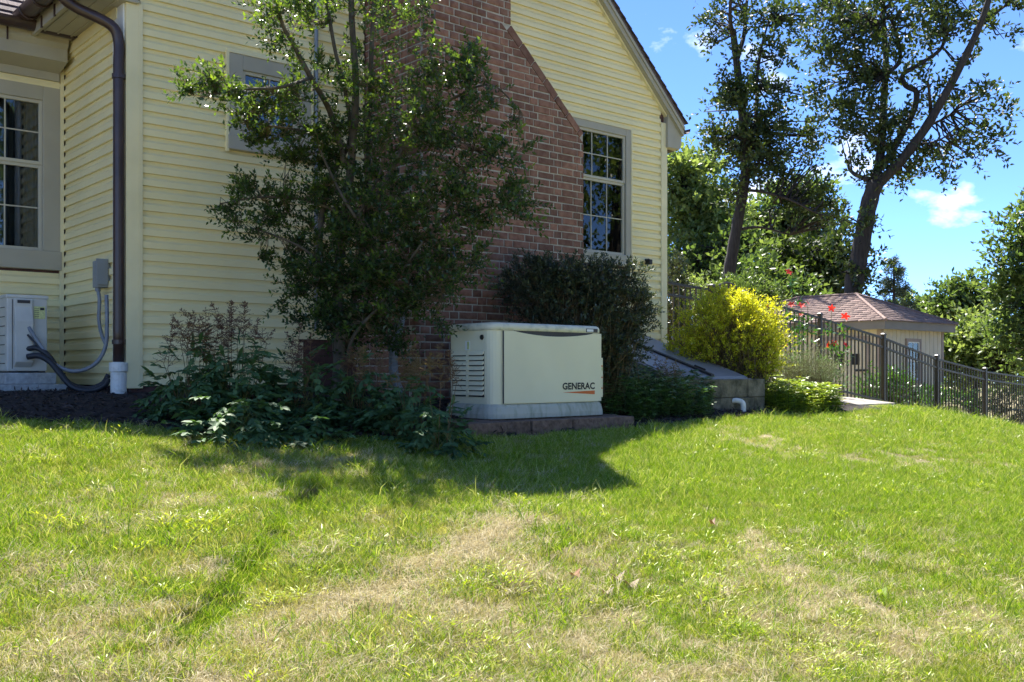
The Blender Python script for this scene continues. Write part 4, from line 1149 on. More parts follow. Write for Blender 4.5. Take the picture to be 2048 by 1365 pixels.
# ---- astilbe: clumps of cut leaves with dry feathery plumes
def astilbe(px, py, D, rx, ry, nspr, plumes, label, seed):
    r = np.random.default_rng(seed)
    c = PD(px, py, D); g = Vector((c.x, c.y, float(gz(c.x, c.y))))
    o = empty('astilbe', g, label, 'perennial', 'astilbe clumps along the bed')
    s = D / FPX
    q = ball(r, nspr, .25); q[:, 2] = np.abs(q[:, 2]) * 1.0 - .12
    st = np.array(g) + q[:, :1] * rx * s * RV + q[:, 1:2] * rx * s * .75 * FV + q[:, 2:] * np.array([0, 0, ry * s])
    st[:, 2] = np.maximum(st[:, 2], gz(st[:, 0], st[:, 1]) + .05)
    dr = np.array([q[:, 0], q[:, 1], q[:, 2] * 0]).T; dr = q[:, :1] * RV + q[:, 1:2] * FV + r.normal(size=(nspr, 3)) * .4; dr[:, 2] += .05
    N = nspr
    # each frond: leaflets in threes, flat to the sky
    parts = []
    for frac, LL in ((.35, .060), (.7, .058), (1.0, .066)):
        ctr = st + unit(dr) * (.13 * frac)
        ctr[:, 2] -= .03 * frac ** 2
        for a_ in (-.95, 0, .95):
            ca, sa = math.cos(a_), math.sin(a_)
            d0 = unit(dr); sd_ = unit(np.cross(d0, np.array([0, 0, 1.])))
            ld = d0 * ca + sd_ * sa; ld[:, 2] -= .2 + .2 * r.random(N)
            nr = np.array([0, 0, 1.]) + r.normal(size=(N, 3)) * .3
            v, f, k = leaf_arrays(ctr, ld, nr, LL * r.uniform(.75, 1.25, N), LL * .55 * r.uniform(.8, 1.2, N), T6)
            parts.append((v, f, np.repeat(np.clip(r.random(N) * .7 + .3 * q[:, 2], 0, 1), k)))
    put_leaves('foliage', parts, M['astilbe'], o, 'stuff')
    root = np.array(g) + r.normal(size=(N, 3)) * np.array([.10, .10, .0])
    v, f = twig_arrays(root[::2], st[::2], np.full(len(root[::2]), .003), np.full(len(root[::2]), .002))
    fast_mesh('stems', v, f, M['stem'], o)['kind'] = 'stuff'
    for (qx, qy, hgt) in plumes:
        tp = PD(qx, qy, D + r.uniform(-.15, .15)); tp = np.array(tp); H_ = hgt * s
        bt = np.array([tp[0] * .4 + g.x * .6, tp[1] * .4 + g.y * .6, g.z])
        tp = tp + r.normal(size=3) * np.array([.03, .03, .01])
        axis_ = unit((tp - bt)[None] * np.array([1, 1, .9]) + r.normal(size=(1, 3)) * np.array([.22, .22, .0]))[0]
        nb = int(r.integers(26, 46)); u = np.sort(r.random(nb) ** .8); b0 = tp - axis_ * H_ * (1 - u)[:, None]
        out_ = unit(r.normal(size=(nb, 3)) * np.array([1, 1, .3])); bl = (.015 + .10 * (1 - u)) * r.uniform(.7, 1.3, nb)
        b1 = b0 + unit(out_ + axis_ * .55 - np.array([0, 0, .15])) * bl[:, None]
        v1, f1 = twig_arrays(b0, b1, np.full(nb, .0016), np.full(nb, .001))
        v0, f0 = twig_arrays(np.array([bt, tp - axis_ * H_]), np.array([tp - axis_ * H_, tp]), np.array([.003, .0022]), np.array([.0022, .001]))
        m_ = 7; w_ = np.repeat(np.arange(nb), m_); tt = r.random(nb * m_)
        pp_ = b0[w_] + (b1 - b0)[w_] * tt[:, None]
        lv, lf, k = leaf_arrays(pp_, r.normal(size=(nb * m_, 3)) + axis_, r.normal(size=(nb * m_, 3)), r.uniform(.006, .014, nb * m_), r.uniform(.003, .006, nb * m_), T2)
        base_t = r.uniform(0, .4) if qx < 700 else r.uniform(.45, 1)
        v, f, t = join([(v0, f0, np.full(len(v0), .6)), (v1, f1, np.full(len(v1), base_t)), (lv, lf, np.clip(np.repeat(base_t + r.normal(size=nb * m_) * .15, k), 0, 1))])
        fast_mesh('plume', v, f, M['plume'], o, {'tint': t})
R_ = np.random.default_rng(21)
def plume_set(x0, x1, y0, y1, n, h0=60, h1=105): return [(R_.uniform(x0, x1), R_.uniform(y0, y1), R_.uniform(h0, h1)) for _ in range(n)]
astilbe(385, 850, 6.75, 85, 190, 190, plume_set(325, 430, 615, 665, 13), 'large astilbe clump with russet plumes in front of the cream siding', 31)
astilbe(480, 855, 6.8, 85, 200, 190, plume_set(420, 510, 605, 660, 11), 'astilbe clump with tallest russet plumes, middle of the bed', 32)
astilbe(590, 850, 7.0, 90, 185, 180, plume_set(520, 610, 645, 700, 7), 'astilbe clump with sparse russet plumes left of the holly trunk', 33)
astilbe(470, 870, 6.35, 110, 110, 120, [], 'low leafy astilbe at the front edge of the bed', 34)
astilbe(610, 872, 6.4, 60, 70, 60, [], 'small leafy astilbe beside the bare mulch patch', 38)
astilbe(715, 835, 7.1, 75, 150, 130, plume_set(655, 760, 690, 740, 9, 45, 75), 'astilbe clump with yellowish plumes around the holly trunk', 35)
astilbe(815, 845, 6.9, 85, 145, 150, plume_set(760, 880, 690, 735, 10, 45, 75), 'astilbe clump with yellowish plumes around the corrugated pipe', 36)
astilbe(880, 862, 6.55, 55, 115, 80, plume_set(870, 905, 690, 730, 4, 45, 75), 'astilbe clump brushing the louvred end of the generator', 37)
astilbe(1365, 815, 9.6, 40, 90, 40, plume_set(1310, 1395, 705, 745, 7, 55, 80), 'astilbe clump with brown plumes in front of the cellar door', 39)

# ---- low ground cover
def cover(name, label, pxs, D, n, seed, hgt=.16, L=.055, mt='pachy'):
    r = np.random.default_rng(seed)
    pts = []
    for (px, py, rx, dy_) in pxs:
        c = PG(px, py); m_ = n // len(pxs)
        a = r.random(m_) * 6.283; q = np.sqrt(r.random(m_))
        pts.append(np.stack([c.x + np.cos(a) * q * rx, c.y + np.sin(a) * q * dy_], -1))
    p = np.concatenate(pts); z = gz(p[:, 0], p[:, 1]); N = len(p)
    h = hgt * (.35 + .75 * r.random(N))
    top = np.stack([p[:, 0], p[:, 1], z + h], -1); bot = np.stack([p[:, 0] + r.normal(size=N) * .02, p[:, 1] + r.normal(size=N) * .02, z], -1)
    c = p.mean(0); o = empty(name, (c[0], c[1], float(gz(c[0], c[1]))), label, 'ground cover')
    parts = []
    t0 = r.random(N)
    for k_ in range(19):
        a = k_ * .9 + r.random(N) * .5; el = r.uniform(-.15, .45, N)
        ld = np.stack([np.cos(a), np.sin(a), el], -1); nr = np.array([0, 0, 1.]) + r.normal(size=(N, 3)) * .25
        v, f, k = leaf_arrays((top if k_ < 7 else bot + (top - bot) * (.72, .5, .28)[k_ % 3]) + ld * .004, ld, nr, L * r.uniform(.7, 1.2, N), L * .45 * r.uniform(.8, 1.2, N), T6)
        parts.append((v, f, np.repeat(np.clip(t0 * .6 + .4 * r.random(N), 0, 1), k)))
    put_leaves('foliage', parts, M[mt], o, 'stuff')
    v, f = twig_arrays(bot, top, np.full(N, .0016), np.full(N, .0012)); fast_mesh('stems', v, f, M['leafstem'], o)['kind'] = 'stuff'
    return o
cover('ground_cover', 'dark green leafy ground cover between generator pad and bulkhead', [(1235, 835, .35, .35), (1290, 830, .4, .35), (1350, 830, .45, .35), (1300, 800, .7, .4), (1260, 810, .4, .5), (1370, 815, .3, .3)], 9, 820, 41, .34)
cover('ground_cover', 'sunlit yellow green ground cover beside the bulkhead block corner', [(1560, 822, .35, .3), (1600, 822, .35, .3), (1640, 822, .3, .25), (1580, 812, .6, .3)], 11, 520, 42, .28, .05, 'cover_light')

# ---- sunlit shrubs by the fence
shrub('golden_shrub', 'rounded bright yellow green shrub in front of the gate', 'shrub', 11.3,
      [(1455, 622, 50, 30, 300), (1410, 640, 45, 32, 230), (1500, 640, 48, 35, 260), (1455, 660, 80, 40, 420), (1385, 690, 38, 25, 150), (1370, 700, 24, 18, 70), (1530, 670, 34, 32, 150), (1500, 700, 60, 40, 320), (1440, 710, 60, 35, 260), (1540, 715, 28, 30, 110), (1500, 745, 50, 25, 130), (1450, 596, 22, 12, 60), (1520, 615, 20, 14, 40)],
      10, 'spirea', 11, .030, .016, (.06, .15), seed=6, basepx=(1490, 785), shell=.45, up=.5, tip=.35)
shrub('rosemary_bush', 'grey green upright rosemary bush against the fence', 'shrub', 12.2,
      [(1615, 755, 50, 28, 260), (1590, 765, 35, 25, 130), (1650, 765, 25, 25, 90), (1605, 735, 35, 20, 130)],
      10, 'rosemary', 16, .022, .004, (.16, .30), seed=8, basepx=(1615, 795), shell=.2, up=1.6, tip=.3)
# red hibiscus: tall stems with star flowers
r = np.random.default_rng(51)
hibD = 13.6
hg = PD(1640, 790, hibD); hg = Vector((hg.x, hg.y, float(gz(hg.x, hg.y))))
hib = empty('red_hibiscus', hg, 'tall hibiscus with scattered red star flowers behind the fence', 'flowering plant')
fl = [(1577, 545, 15), (1583, 610, 14), (1603, 612, 16), (1615, 606, 10), (1663, 617, 14), (1690, 634, 17), (1655, 690, 12), (1668, 688, 14), (1535, 612, 7), (1570, 690, 12), (1690, 690, 12), (1546, 745, 6), (1602, 630, 9)]
tips = np.array([tuple(PD(a_, b_ + 6, hibD)) for a_, b_, c_ in fl]); rt = np.array(hg) + np.stack([r.uniform(-.5, .35, len(fl)), r.uniform(-.1, .1, len(fl)), np.zeros(len(fl))], -1)
rt[:, 0] = .6 * tips[:, 0] + .4 * rt[:, 0]; rt[:, 1] = .6 * tips[:, 1] + .4 * rt[:, 1]
v, f = twig_arrays(rt, tips, np.full(len(fl), .008), np.full(len(fl), .003)); fast_mesh('stems', v, f, M['stem'], hib)['kind'] = 'stuff'
for (a_, b_, s_), tp in zip(fl, tips):
    c = np.array(PD(a_, b_, hibD)); R2_ = s_ * hibD / FPX * .62
    face = unit((-FV + np.array([0, 0, .5]) + r.normal(size=3) * .5)[None])[0]
    u = unit(np.cross(face, np.array([.2, .1, 1.]))[None])[0]; w = np.cross(face, u)
    n5 = 5; a5 = np.arange(n5) * 1.2566 + r.random() * 2
    ld = np.cos(a5)[:, None] * u + np.sin(a5)[:, None] * w + face * .25
    v, f, k = leaf_arrays(np.repeat(c[None], 5, 0), ld, np.repeat(face[None], 5, 0), np.full(5, R2_), np.full(5, R2_ * .62), T6)
    fo = fast_mesh('flower', v, f, M['petal'], hib, {'tint': np.repeat(r.random(5), k)})
k_ = r.integers(0, len(fl), 150); tt = r.uniform(.15, .98, 150)
st = rt[k_] + (tips - rt[k_ % len(fl)][:len(k_)] if False else (tips[k_] - rt[k_])) * tt[:, None] + r.normal(size=(150, 3)) * .04
put_leaves('foliage', [spray_leaves(r, st, r.normal(size=(150, 3)), np.full(150, .12), 4, .09, .035, .4, .2, T2)], M['laurel'], hib)

for i, (px, py, D, bl, mt, lab) in enumerate([
        (1760, 815, 17.5, [(1735, 785, 20, 25, 60), (1760, 775, 22, 30, 70), (1790, 785, 22, 30, 70), (1815, 790, 20, 25, 60), (1780, 800, 45, 15, 80)], 'laurel', 'bright green laurel shrub against the cream shed wall'),
        (1900, 825, 21, [(1860, 800, 25, 15, 60), (1895, 810, 30, 15, 70), (1930, 810, 30, 20, 80)], 'laurel', 'low leafy shrub behind the fence beyond the shed corner'),
        (2000, 830, 22, [(1970, 815, 30, 20, 80), (2010, 815, 30, 25, 90), (2045, 820, 30, 25, 80), (2080, 820, 30, 25, 60)], 'wood', 'dark leafy shrub behind the lowest fence panel'),
        (1350, 640, 15.5, [(1348, 610, 16, 60, 240), (1352, 560, 12, 30, 90), (1350, 680, 18, 30, 120)], 'hedge', 'narrow dark evergreen shrub beside the house corner'),
        (1500, 600, 17.5, [(1490, 580, 40, 22, 200), (1525, 590, 30, 20, 130), (1460, 590, 30, 20, 100), (1500, 620, 50, 30, 140)], 'wood', 'glossy green shrub rising behind the gate arch'),
        (1395, 620, 17.5, [(1400, 590, 35, 25, 160), (1385, 630, 35, 30, 130), (1415, 640, 30, 35, 100)], 'woodlight', 'pale sunlit shrub behind the first fence panel')]):
    shrub('shrub', lab, 'shrub', D, bl, 10, mt, 9, .07, .03, (.12, .3), seed=60 + i, basepx=(px, py), shell=.3)

# ================================================================== trees
def tree(name, label, D, limbs, blobs, mt, leafL, n_leaf=9, ln=(.35, .8), seed=1, dz=1.2, trunk_m='bark', group=None, base_px=None, shell=.1, up=.25, fill=None, spread=.9):
    r = np.random.default_rng(seed)
    first = limbs[0][0]
    bp = PD(first[0][0], first[0][1], D); g = float(gz(bp.x, bp.y))
    o = empty(name, (bp.x, bp.y, g), label, 'tree', group)
    tk = MB(); pts_all = []
    for i, (pl, w0, w1) in enumerate(limbs):
        P_ = [PD(a_, b_, D + (0 if i == 0 else .5 * math.sin(i * 2.1) * (k_ / max(1, len(pl) - 1)) * 3)) for k_, (a_, b_) in enumerate(pl)]
        if i == 0: P_ = [Vector((bp.x, bp.y, g - .2))] + P_ if P_[0].z > g + .3 else P_
        c_ = crom(P_, 5); R0, R1_ = w0 * .5 * D / FPX, w1 * .5 * D / FPX
        rr = np.linspace(R0, R1_, len(c_)) * (1 + .05 * np.sin(np.arange(len(c_)) * 1.9))
        if i == 0: rr[:3] *= np.array([1.35, 1.15, 1.05])
        tk.tube(c_, list(rr), 9); pts_all += c_
    tk.build('trunk', M[trunk_m], o, smooth=True)
    st, od = blob_pts(r, blobs, D, dz, shell, 6, .2)
    st[:, 2] = np.maximum(st[:, 2], gz(st[:, 0], st[:, 1]) + .2)
    N = len(st); dr = od * .7 + r.normal(size=(N, 3)) * .6; dr[:, 2] += up
    l_ = r.uniform(ln[0], ln[1], N)
    put_leaves('crown', [spray_leaves(r, st, dr, l_, n_leaf, leafL, leafL * .55, .4, .2, T2, spread, None, .2)], M[mt], o)
    pa_ = np.array([tuple(p_) for p_ in pts_all]); d2 = ((st[:, None] - pa_[None]) ** 2).sum(-1); nr_ = pa_[d2.argmin(1)]
    sel = r.random(N) < .3
    mid_ = nr_[sel] * .5 + st[sel] * .5 + r.normal(size=(sel.sum(), 3)) * .12
    tw = .0011 * D
    v1, f1 = twig_arrays(nr_[sel], mid_, np.full(sel.sum(), tw), np.full(sel.sum(), tw * .7)); v2, f2 = twig_arrays(mid_, st[sel], np.full(sel.sum(), tw * .7), np.full(sel.sum(), tw * .3))
    fast_mesh('twigs', np.concatenate([v1, v2]), np.concatenate([f1, f2 + len(v1)]), M[trunk_m], o)['kind'] = 'stuff'
    return o
# big oak on the right
B = [(1700, 20, 60, 40, 60), (1780, 30, 60, 40, 70), (1860, 20, 55, 35, 60), (1930, 20, 45, 30, 35), (2000, 10, 35, 18, 22), (1650, 60, 45, 35, 36), (1690, 90, 55, 35, 60), (1750, 100, 50, 40, 60), (1830, 70, 50, 30, 50), (1890, 70, 40, 25, 34), (1640, 110, 40, 30, 28),
     (1700, 150, 50, 28, 46), (1760, 170, 40, 35, 46), (1660, 170, 30, 25, 20), (1720, 210, 45, 32, 46), (1770, 230, 40, 35, 46), (1690, 240, 30, 22, 22), (1750, 280, 45, 28, 46), (1800, 250, 25, 30, 22), (1710, 275, 35, 18, 20), (1870, 130, 40, 20, 22), (1840, 180, 30, 20, 12),
     (1940, 185, 40, 20, 20), (1970, 200, 40, 18, 20), (1990, 230, 30, 12, 14), (1900, 200, 30, 20, 14), (1940, 250, 40, 18, 18), (1980, 290, 25, 15, 14), (1900, 290, 40, 18, 22), (1930, 300, 40, 15, 18), (1860, 320, 40, 22, 28), (1820, 345, 40, 20, 28), (1800, 330, 40, 25, 26), (1880, 350, 30, 12, 12), (1770, 340, 30, 20, 20), (1720, 330, 25, 15, 10), (1960, 130, 30, 20, 12), (2000, 70, 25, 18, 10),
     (1700, 440, 25, 40, 22), (1718, 510, 22, 35, 20), (1752, 500, 12, 22, 10), (1740, 570, 14, 18, 8), (1690, 560, 25, 30, 20), (1700, -60, 90, 40, 50), (1850, -60, 100, 40, 60)]
tree('oak_tree', 'tall dark forked oak with crooked limbs rising behind the shed', 27,
     [([(1706, 600), (1714, 540), (1725, 480), (1738, 410), (1752, 365)], 38, 32), ([(1750, 370), (1762, 300), (1768, 200), (1772, 120), (1766, 20), (1770, -80)], 20, 7),
      ([(1752, 372), (1800, 325), (1852, 255), (1890, 190), (1930, 115), (1962, 45), (1990, -40)], 22, 10), ([(1768, 330), (1800, 275), (1826, 225), (1833, 185), (1812, 172), (1806, 150), (1840, 128), (1880, 100), (1892, 70)], 15, 6),
      ([(1737, 360), (1708, 348), (1697, 328), (1715, 300)], 10, 4), ([(1862, 240), (1860, 200), (1856, 165)], 9, 4), ([(1770, 150), (1800, 120), (1790, 60), (1770, 20)], 10, 4), ([(1852, 255), (1900, 230), (1950, 190), (1990, 170)], 6, 2), ([(1830, 290), (1880, 280), (1930, 240)], 5, 2), ([(1960, 50), (2000, 20), (2040, -10)], 7, 4), ([(1765, 45), (1720, 30), (1650, 5)], 6, 3)],
     B, 'oak', .16, 9, (.35, .75), 71, 1.4)
B = [(1450, 30, 35, 30, 26), (1480, 20, 35, 25, 26), (1520, 40, 40, 30, 34), (1570, 30, 40, 30, 34), (1540, 90, 35, 25, 24), (1440, 70, 25, 20, 14), (1600, 60, 35, 30, 24), (1450, 110, 20, 18, 10), (1500, 120, 30, 25, 16), (1560, 130, 30, 20, 16),
     (1450, 180, 35, 22, 28), (1490, 170, 35, 30, 40), (1530, 170, 35, 25, 32), (1430, 215, 30, 14, 20), (1480, 215, 40, 28, 50), (1530, 210, 40, 25, 40), (1580, 200, 30, 20, 18), (1500, 250, 45, 30, 70), (1550, 240, 30, 22, 26), (1450, 260, 35, 20, 28), (1420, 285, 28, 14, 18), (1480, 290, 45, 25, 60), (1540, 290, 40, 25, 44), (1590, 280, 35, 22, 30), (1620, 260, 25, 15, 12),
     (1450, 320, 40, 25, 40), (1510, 325, 45, 25, 50), (1570, 325, 45, 25, 48), (1620, 320, 30, 22, 26), (1640, 250, 20, 12, 8), (1540, 365, 45, 22, 44), (1600, 370, 40, 22, 36), (1480, 370, 30, 25, 26), (1640, 390, 30, 22, 22), (1560, 400, 35, 18, 26), (1600, 420, 35, 20, 24), (1650, 420, 25, 18, 14), (1440, 20, 25, 25, 12), (1500, -50, 90, 40, 50), (1620, 20, 30, 20, 14), (1650, 440, 30, 25, 20), (1690, 425, 25, 18, 14)]
tree('oak_tree', 'slender ivy clad oak with upright trunk beside the house roofline', 30,
     [([(1458, 580), (1466, 500), (1478, 430), (1490, 360), (1490, 300), (1484, 220), (1474, 130), (1466, 60)], 27, 13), ([(1474, 120), (1488, 70), (1492, 20), (1500, -50)], 10, 5), ([(1466, 70), (1460, 30), (1465, -40)], 9, 5), ([(1512, 170), (1522, 100), (1538, 40)], 8, 3), ([(1490, 330), (1510, 250), (1514, 170)], 10, 7), ([(1488, 380), (1530, 385), (1580, 400), (1640, 430)], 7, 3), ([(1474, 460), (1520, 455), (1580, 470)], 7, 3)],
     B, 'oak', .16, 9, (.35, .75), 72, 1.4)
bgt = 'background trees beyond the fence'
def bg(label, D, tr, blobs, mt, L, seed, **k): return tree(k.pop('name', 'background_tree'), label, D, [(tr, k.pop('w', 16), 6)], blobs, mt, L, 9, (.5, 1.1), seed, 1.0, group=bgt, **k)
bg('pale backlit tree beside the white house corner', 38, [(1375, 620), (1380, 520), (1385, 400)], [(1350, 350, 35, 45, 110), (1400, 370, 50, 40, 150), (1370, 420, 60, 45, 190), (1430, 420, 45, 40, 120), (1390, 480, 60, 45, 170), (1345, 310, 20, 25, 36), (1440, 470, 40, 35, 90)], 'woodlight', .26, 81)
bg('dark green tree filling the gap below the slender oak', 36, [(1440, 640), (1442, 560), (1440, 500)], [(1420, 530, 60, 40, 170), (1470, 510, 50, 40, 140), (1390, 560, 50, 40, 130), (1450, 570, 60, 35, 150)], 'wood', .24, 82)
bg('broad bright green tree behind the oaks', 42, [(1560, 640), (1560, 540), (1565, 440)], [(1540, 420, 55, 40, 150), (1600, 410, 50, 35, 130), (1570, 460, 70, 45, 220), (1510, 470, 45, 40, 120), (1640, 460, 45, 40, 120), (1560, 520, 70, 45, 180)], 'wood', .27, 83)
bg('shady tree behind the shed roof ridge', 37, [(1640, 640), (1640, 580), (1645, 520)], [(1610, 520, 55, 40, 150), (1660, 520, 45, 45, 140), (1570, 560, 60, 35, 150), (1630, 570, 60, 35, 140), (1690, 540, 30, 40, 70), (1540, 590, 60, 25, 100)], 'oak', .24, 84)
bg('dense low tree between slender oak and shed', 34, [(1520, 660), (1520, 600), (1520, 560)], [(1500, 560, 50, 35, 130), (1550, 580, 50, 35, 130), (1470, 600, 50, 30, 110), (1590, 600, 50, 25, 90)], 'wood', .22, 85)
bg('leafy green tree crowning the right side tree line', 48, [(1935, 760), (1940, 680), (1940, 620)], [(1910, 600, 32, 28, 90), (1950, 590, 40, 28, 120), (1930, 630, 50, 28, 140), (1890, 625, 28, 18, 50), (1985, 610, 35, 35, 110)], 'wood', .28, 86)
bg('feathery yellow green tree behind the lower fence', 33, [(1950, 790), (1955, 740), (1950, 680)], [(1920, 690, 45, 30, 120), (1970, 670, 50, 30, 140), (2010, 700, 50, 40, 150), (1940, 730, 60, 30, 150), (1905, 720, 30, 25, 60), (2040, 740, 50, 35, 120)], 'woodlight', .22, 87)
bg('dark tree at the edge of the lawn with overhanging top', 29, [(2065, 780), (2060, 640), (2055, 520)], [(2035, 480, 30, 28, 60), (2060, 450, 40, 30, 70), (2040, 560, 38, 35, 110), (2070, 620, 60, 50, 170), (2020, 600, 25, 25, 46), (2080, 540, 50, 40, 120), (2050, 680, 50, 40, 120)], 'wood', .2, 88)
bg('distant hazy treetop beyond the pine', 75, [(1835, 700), (1835, 640), (1835, 615)], [(1830, 612, 26, 14, 70), (1850, 625, 26, 16, 70), (1810, 622, 22, 14, 50), (1875, 635, 25, 16, 50)], 'wood', .4, 89)
# far wood that closes the horizon
r = np.random.default_rng(90)
wx_, wy_, wz_ = [], [], []
for i in range(90):
    a = math.radians(-35 + 112 * i / 89); d = r.uniform(95, 140)
    x, y = d * math.sin(a + YAW - .35), d * math.cos(a + YAW - .35)
    wx_.append(x); wy_.append(y); wz_.append(r.uniform(5, 9))
N = 90 * 130; k_ = np.repeat(np.arange(90), 130); q = ball(r, N, .3)
st = np.stack([np.array(wx_)[k_] + q[:, 0] * 5, np.array(wy_)[k_] + q[:, 1] * 4, np.array(wz_)[k_] * (.45 + .5 * q[:, 2]) - 1.5], -1)
v, f, t = spray_leaves(r, st, q + np.array([0, 0, .4]), np.full(N, 1.3), 4, .75, .5, .4, .2, T2)
tag(fast_mesh('distant_woodland', v, f, M['wood'], None, {'tint': t}), 'distant band of green woodland along the horizon', 'woodland', kind='stuff')
# pine
r = np.random.default_rng(95)
pD = 60; pc = PD(1788, 650, pD); pg = float(gz(pc.x, pc.y))
pine = empty('pine_tree', (pc.x, pc.y, pg), 'dark layered pine standing alone against the sky', 'tree')
ztop = PD(1788, 514, pD).z
MB().tube([(pc.x, pc.y, pg), (pc.x, pc.y, (pg + ztop) / 2), (pc.x, pc.y, ztop)], [.22, .15, .03], 7).build('trunk', M['bark'], pine)
nb = 120; u = np.sort(r.random(nb)); z = pg + 2 + (ztop - pg - 2.1) * u; a = r.random(nb) * 6.283; ln_ = (1 - u) * 1.9 * r.uniform(.5, 1.1, nb) + .25
b0 = np.stack([np.full(nb, pc.x), np.full(nb, pc.y), z], -1); dv = np.stack([np.cos(a), np.sin(a), np.full(nb, .12)], -1); b1 = b0 + dv * ln_[:, None]
v, f = twig_arrays(b0, b1, np.full(nb, .05), np.full(nb, .02)); fast_mesh('branches', v, f, M['bark'], pine)
k_ = np.repeat(np.arange(nb), 16); tt = r.uniform(.2, 1, nb * 16)
st = b0[k_] + (b1 - b0)[k_] * tt[:, None]
v, f, t = spray_leaves(r, st, dv[k_] + r.normal(size=(nb * 16, 3)) * .5, np.full(nb * 16, .35), 4, .26, .05, .3, .1, T2)
fast_mesh('crown', v, f, M['pine'], pine, {'tint': t})
# trees behind the photographer, seen only as reflections in the panes
r = np.random.default_rng(96)
for i, (x, y, h) in enumerate(((13, -24, 14), (24, -20, 15), (31, -13, 17), (38, -20, 17), (5, -26, 13), (-4, -22, 13), (36, -5, 15))):
    g = float(gz(x, y)); t_ = empty('garden_tree', (x, y, g), '%s garden tree on the lawn facing the house' % ('broad leafy', 'dense tall', 'tallest leafy', 'far tall', 'low rounded', 'wide crowned', 'leaning leafy')[i], 'tree', 'trees facing the house')
    MB().tube([(x, y, g - .2), (x, y, g + h * .5), (x + .3, y, g + h * .85)], [.3, .2, .06], 8).build('trunk', M['bark'], t_)
    n = 1100; q = ball(r, n, .4); st = np.array([x, y, g + h * .6]) + q * np.array([4.6, 4.6, h * .42])
    v, f, tt = spray_leaves(r, st, q + r.normal(size=(n, 3)) * .4, np.full(n, 1.0), 8, .32, .2, .4, .2, T2)
    fast_mesh('crown', v, f, M['wood'], t_, {'tint': tt})

# ================================================================== lawn grass
def clump(kind, seed):
    r = np.random.default_rng(seed)
    if kind == 'weed':
        n = 34; a = r.random(n) * 6.283; q = r.random(n) * .09
        pos = np.stack([np.cos(a) * q, np.sin(a) * q, r.uniform(.01, .05, n)], -1)
        ld = np.stack([np.cos(a), np.sin(a), r.uniform(.1, .8, n)], -1)
        v, f, k = leaf_arrays(pos, ld, np.array([0, 0, 1.]) + r.normal(size=(n, 3)) * .3, r.uniform(.014, .032, n), r.uniform(.004, .007, n), T6)
        return v, f, np.repeat(r.random(n), k)
    nb, L, w, rad, lean = {'short': (125, .038, .0021, .095, .85), 'lush': (120, .050, .0025, .09, .8), 'long': (20, .11, .0032, .06, .9), 'dry': (125, .040, .0019, .10, 1.2), 'flat': (75, .075, .0019, .10, 2.2)}[kind]
    a = r.random(nb) * 6.283; q = np.sqrt(r.random(nb)) * rad
    p0 = np.stack([np.cos(a) * q, np.sin(a) * q, np.full(nb, -.006)], -1)
    b = r.random(nb) * 6.283; ln = np.abs(r.normal(lean * .5, lean * .35, nb))
    d = unit(np.stack([np.cos(b) * ln, np.sin(b) * ln, np.ones(nb)], -1)); hz = np.stack([np.cos(b), np.sin(b), np.zeros(nb)], -1)
    LL = L * r.uniform(.5, 1.35, nb); ww = w * r.uniform(.7, 1.3, nb)
    side = unit(np.cross(d, r.normal(size=(nb, 3))))
    p1 = p0 + d * (LL * .5)[:, None]; d2_ = unit(d + hz * lean * .7 - np.array([0, 0, .15 * lean])); p2 = p1 + d2_ * (LL * .5)[:, None]
    p2[:, 2] = np.maximum(p2[:, 2], .006)
    v = np.stack([p0 - side * ww[:, None] * .5, p0 + side * ww[:, None] * .5, p1 - side * ww[:, None] * .45, p1 + side * ww[:, None] * .45, p2], 1)
    F = np.array([[0, 1, 3], [0, 3, 2], [2, 3, 4]])
    return v.reshape(-1, 3), (F[None] + (np.arange(nb) * 5)[:, None, None]).reshape(-1, 3), np.repeat(np.where(r.random(nb) < .2, 1., r.random(nb) * .8), 5)
gcol = bpy.data.collections.new('grass_tufts')
kinds = [('short', 'grass')] * 3 + [('lush', 'lush')] * 3 + [('dry', 'straw')] * 2 + [('flat', 'straw')] + [('long', 'lush')] * 2 + [('weed', 'weed')] * 2
for i, (kd, mt) in enumerate(kinds):
    v, f, t = clump(kd, 200 + i)
    o = fast_mesh('tuft_%02d' % i, v, f, M[mt], None, {'tint': t}, link=False); gcol.objects.link(o)
r = np.random.default_rng(99)
def scatter(n, dmin, dmax):
    D = np.sqrt(r.uniform(dmin ** 2, dmax ** 2, n)); t = r.uniform(-.72, .72, n)
    return D * (SN + CS * t), D * (CS - SN * t)
gx, gy = [], []
for n, a_, b_ in ((12000, 1.6, 4.5), (18000, 4.5, 8), (13000, 8, 13), (6000, 13, 24)):
    x, y = scatter(n, a_, b_); gx.append(x); gy.append(y)
gx, gy = np.concatenate(gx), np.concatenate(gy)
front_y = np.where((gx > bx[0]) & (gx < bx[-1]), bed_front(gx), np.where(gx <= bx[0], bf[0], 40.))
ok = gy < front_y - .01 + .03 * r.random(len(gx))
ok &= ~((gx > 4.40) & (gx < 6.22) & (gy > 5.56))
ok &= ~((gx > SX0 - .1) & (gx < SX1) & (gy > SY0 - .1) & (gy < SY1))
ok &= ~((gx > 10.9) & (gx < 12.9) & (gy > 6.3) & (gy < 7.9))
gx, gy = gx[ok], gy[ok]
dry = fbm(gx * .9 + 3, gy * .9 + 1) + .10 * np.clip((3.2 - gx) / 4, -1.2, .5) + .06 * np.clip((4.5 - gy) / 2, -1, 1)
for (px, py, rad, amt) in ((250, 1050, .35, .12), (1000, 1060, .28, .25), (1680, 1160, .45, .16), (850, 1200, .4, .12), (600, 1300, .3, .15), (1900, 1290, .35, .2), (100, 1240, .4, .15), (1150, 1250, .35, .12)):
    c = PG(px, py); dry = dry + amt * np.exp(-(np.hypot(gx - c.x, gy - c.y) / rad) ** 2)
